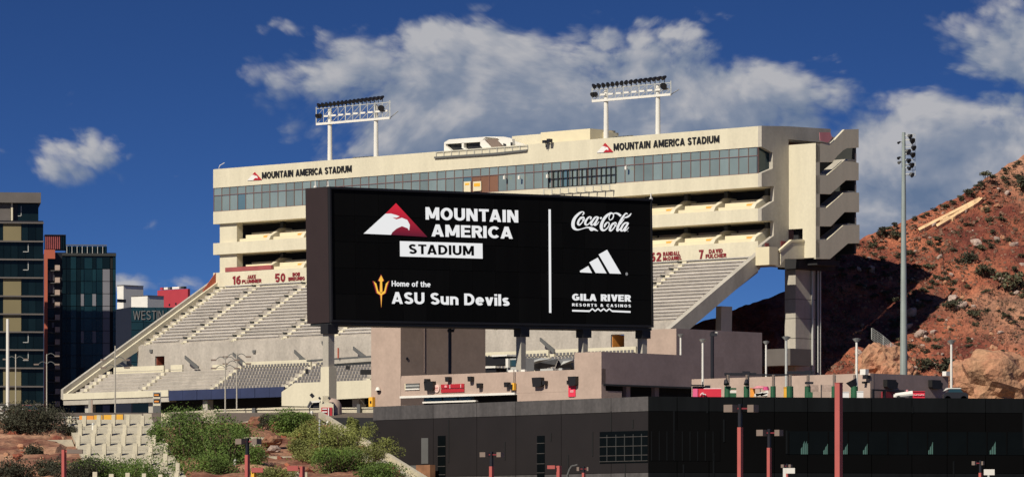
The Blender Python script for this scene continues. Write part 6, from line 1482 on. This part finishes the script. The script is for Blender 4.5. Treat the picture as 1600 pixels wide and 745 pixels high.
for i, (y0, y1) in enumerate(zip(fy, fy[1:])):
    ab(FB, 'balcony', 'stucco', 86, 93.5, y0+7, y0+15, -.6, .4, TB)
    ab(FB, 'floor_slab', 'trim', 74.5, 93.5, y0+15.2, y0+16.2, -.5, .5, TB)
    if i in (1, 2): ab(FB, 'pane', 'palepanel', 75.5, 79.7, y0-3, y0+12, .2, .5, TB); ab(FB, 'pane', 'palepanel', 80.3, 84.5, y0-3, y0+12, .2, .5, TB)
    elif i in (3, 5): ab(FB, 'pane', 'palepanel', 81, 84.5, y0, y0+8, .2, .5, TB)
    else: ab(FB, 'pane', 'teald', 75, 84.5, y0-2, y0+12, .25, .5, TB)
    for k, (x0, x1) in enumerate(((97, 103), (103.4, 110), (110.4, 119), (119.4, 126), (126.4, 131), (131.4, 144), (144.4, 150), (150.4, 160), (160.5, 171.5), (172, 176), (176.5, 181))):
        mm = 'teald'
        if k in (2, 5, 7): mm = 'teal'
        if k == 8 and i > 0: mm = 'palepanel'
        if k in (4, 6) and 0 < i < 9: mm = 'teal' if i % 3 else 'palepanel'
        if k == 9: mm = 'groove'
        if k == 10: mm = 'teal'
        ab(FB, 'panel' if mm == 'palepanel' else 'pane', mm, x0, x1, y0-6+.3, y1-6-.6, .1+(.15 if k % 2 else 0), .5, TB)
HT = thing('sign_hotel', 'dark teal hotel block with large dim WESTIN letters under its roof line', 'building', P(235, 560, 1250))
FH = Frame.px(205, 1250, 300, 1246)
ab(FH, 'core', 'teald', 205, 330, 479.5, 720, .2, 30, HT)
ys_h = [479.5, 503, 515, 532, 548, 565, 582]
for y0, y1 in zip(ys_h, ys_h[1:]):
    for x0 in range(205, 300, 19): ab(FH, 'pane', 'teal', x0+.2, x0+18.6, y0+.4, y1-.4, 0, .15, HT)
FH2 = Frame.px(176, 1264, 205, 1250); ab(FH2, 'side_wall', 'lamp', 176, 205, 479.5, 720, 0, 20, HT)
a0 = FH.A(208.5); a1 = FH.A(256)
text('WESTIN', 'sign_lettering', mat('dim_sign_letter', (.10, .10, .10), .6, 0), HT, FH.p(a0, -.01, FH.Z(499.5, a0)), Vector((FH.a[0], FH.a[1], 0))*(a1-a0), UP*(FH.Z(485.5, a0)-FH.Z(499.5, a0)), -Vector((FH.b[0], FH.b[1], 0)), .3, .12, .14)
PH = Frame(0, 1300, -.7155, .6987)
def cube2(par, name, xl, xc, xr, y0, y1, D, m, lab=None):
    F = Frame((xc-800)/FP*D, D, -.7155, .6987); aL = F.A(xl); bR = F.B(xr)
    return fbox(F, 0, aL, 0, bR, F.Z(y1, 0), F.Z(y0, 0)).build(name, m, par, label=lab)
R1 = thing('white_roof_block', 'white stepped roof block left above the teal hotel', 'building', P(205, 480, 1300)); cube2(R1, 'wall', 183, 193, 224, 445.5, 490, 1300, 'white'); cube2(R1, 'ledge', 183, 184.5, 197, 467, 472, 1296, 'lamp'); cube2(R1, 'coping', 182.6, 193, 224.5, 444.8, 445.8, 1299.8, 'slab')
R2_ = thing('white_roof_block', 'smaller white roof block in front of the red roof block', 'building', P(230, 480, 1280)); cube2(R2_, 'wall', 205, 230.5, 256, 461.5, 484, 1280, 'white'); cube2(R2_, 'coping', 204.7, 230.5, 256.4, 460.9, 461.7, 1279.8, 'slab')
R3 = thing('red_roof_block', 'red building top above the teal hotel', 'building', P(270, 480, 1350)); cube2(R3, 'wall', 246, 293.5, 297, 451, 500, 1350, 'redbld')
for x, x1, m_ in ((256, 262, 'white'), (264, 266, 'trim'), (269, 280, 'white'), (283, 287, 'trimd'), (250, 254, 'redbld')):
    F = Frame((293.5-800)/FP*1350, 1350, -.7155, .6987); fbox(F, F.A(x1, 1), F.A(x, 1), 1, 2, F.Z(452, 10), F.Z(448.5, 10)).build('roof_unit', m_, R3)
for x, y in ((264, 475), (274, 474)): F = Frame((293.5-800)/FP*1350, 1350, -.7155, .6987); fbox(F, F.A(x+2), F.A(x), -.1, 0, F.Z(y+3, 10), F.Z(y, 10)).build('window', 'lamp', R3)
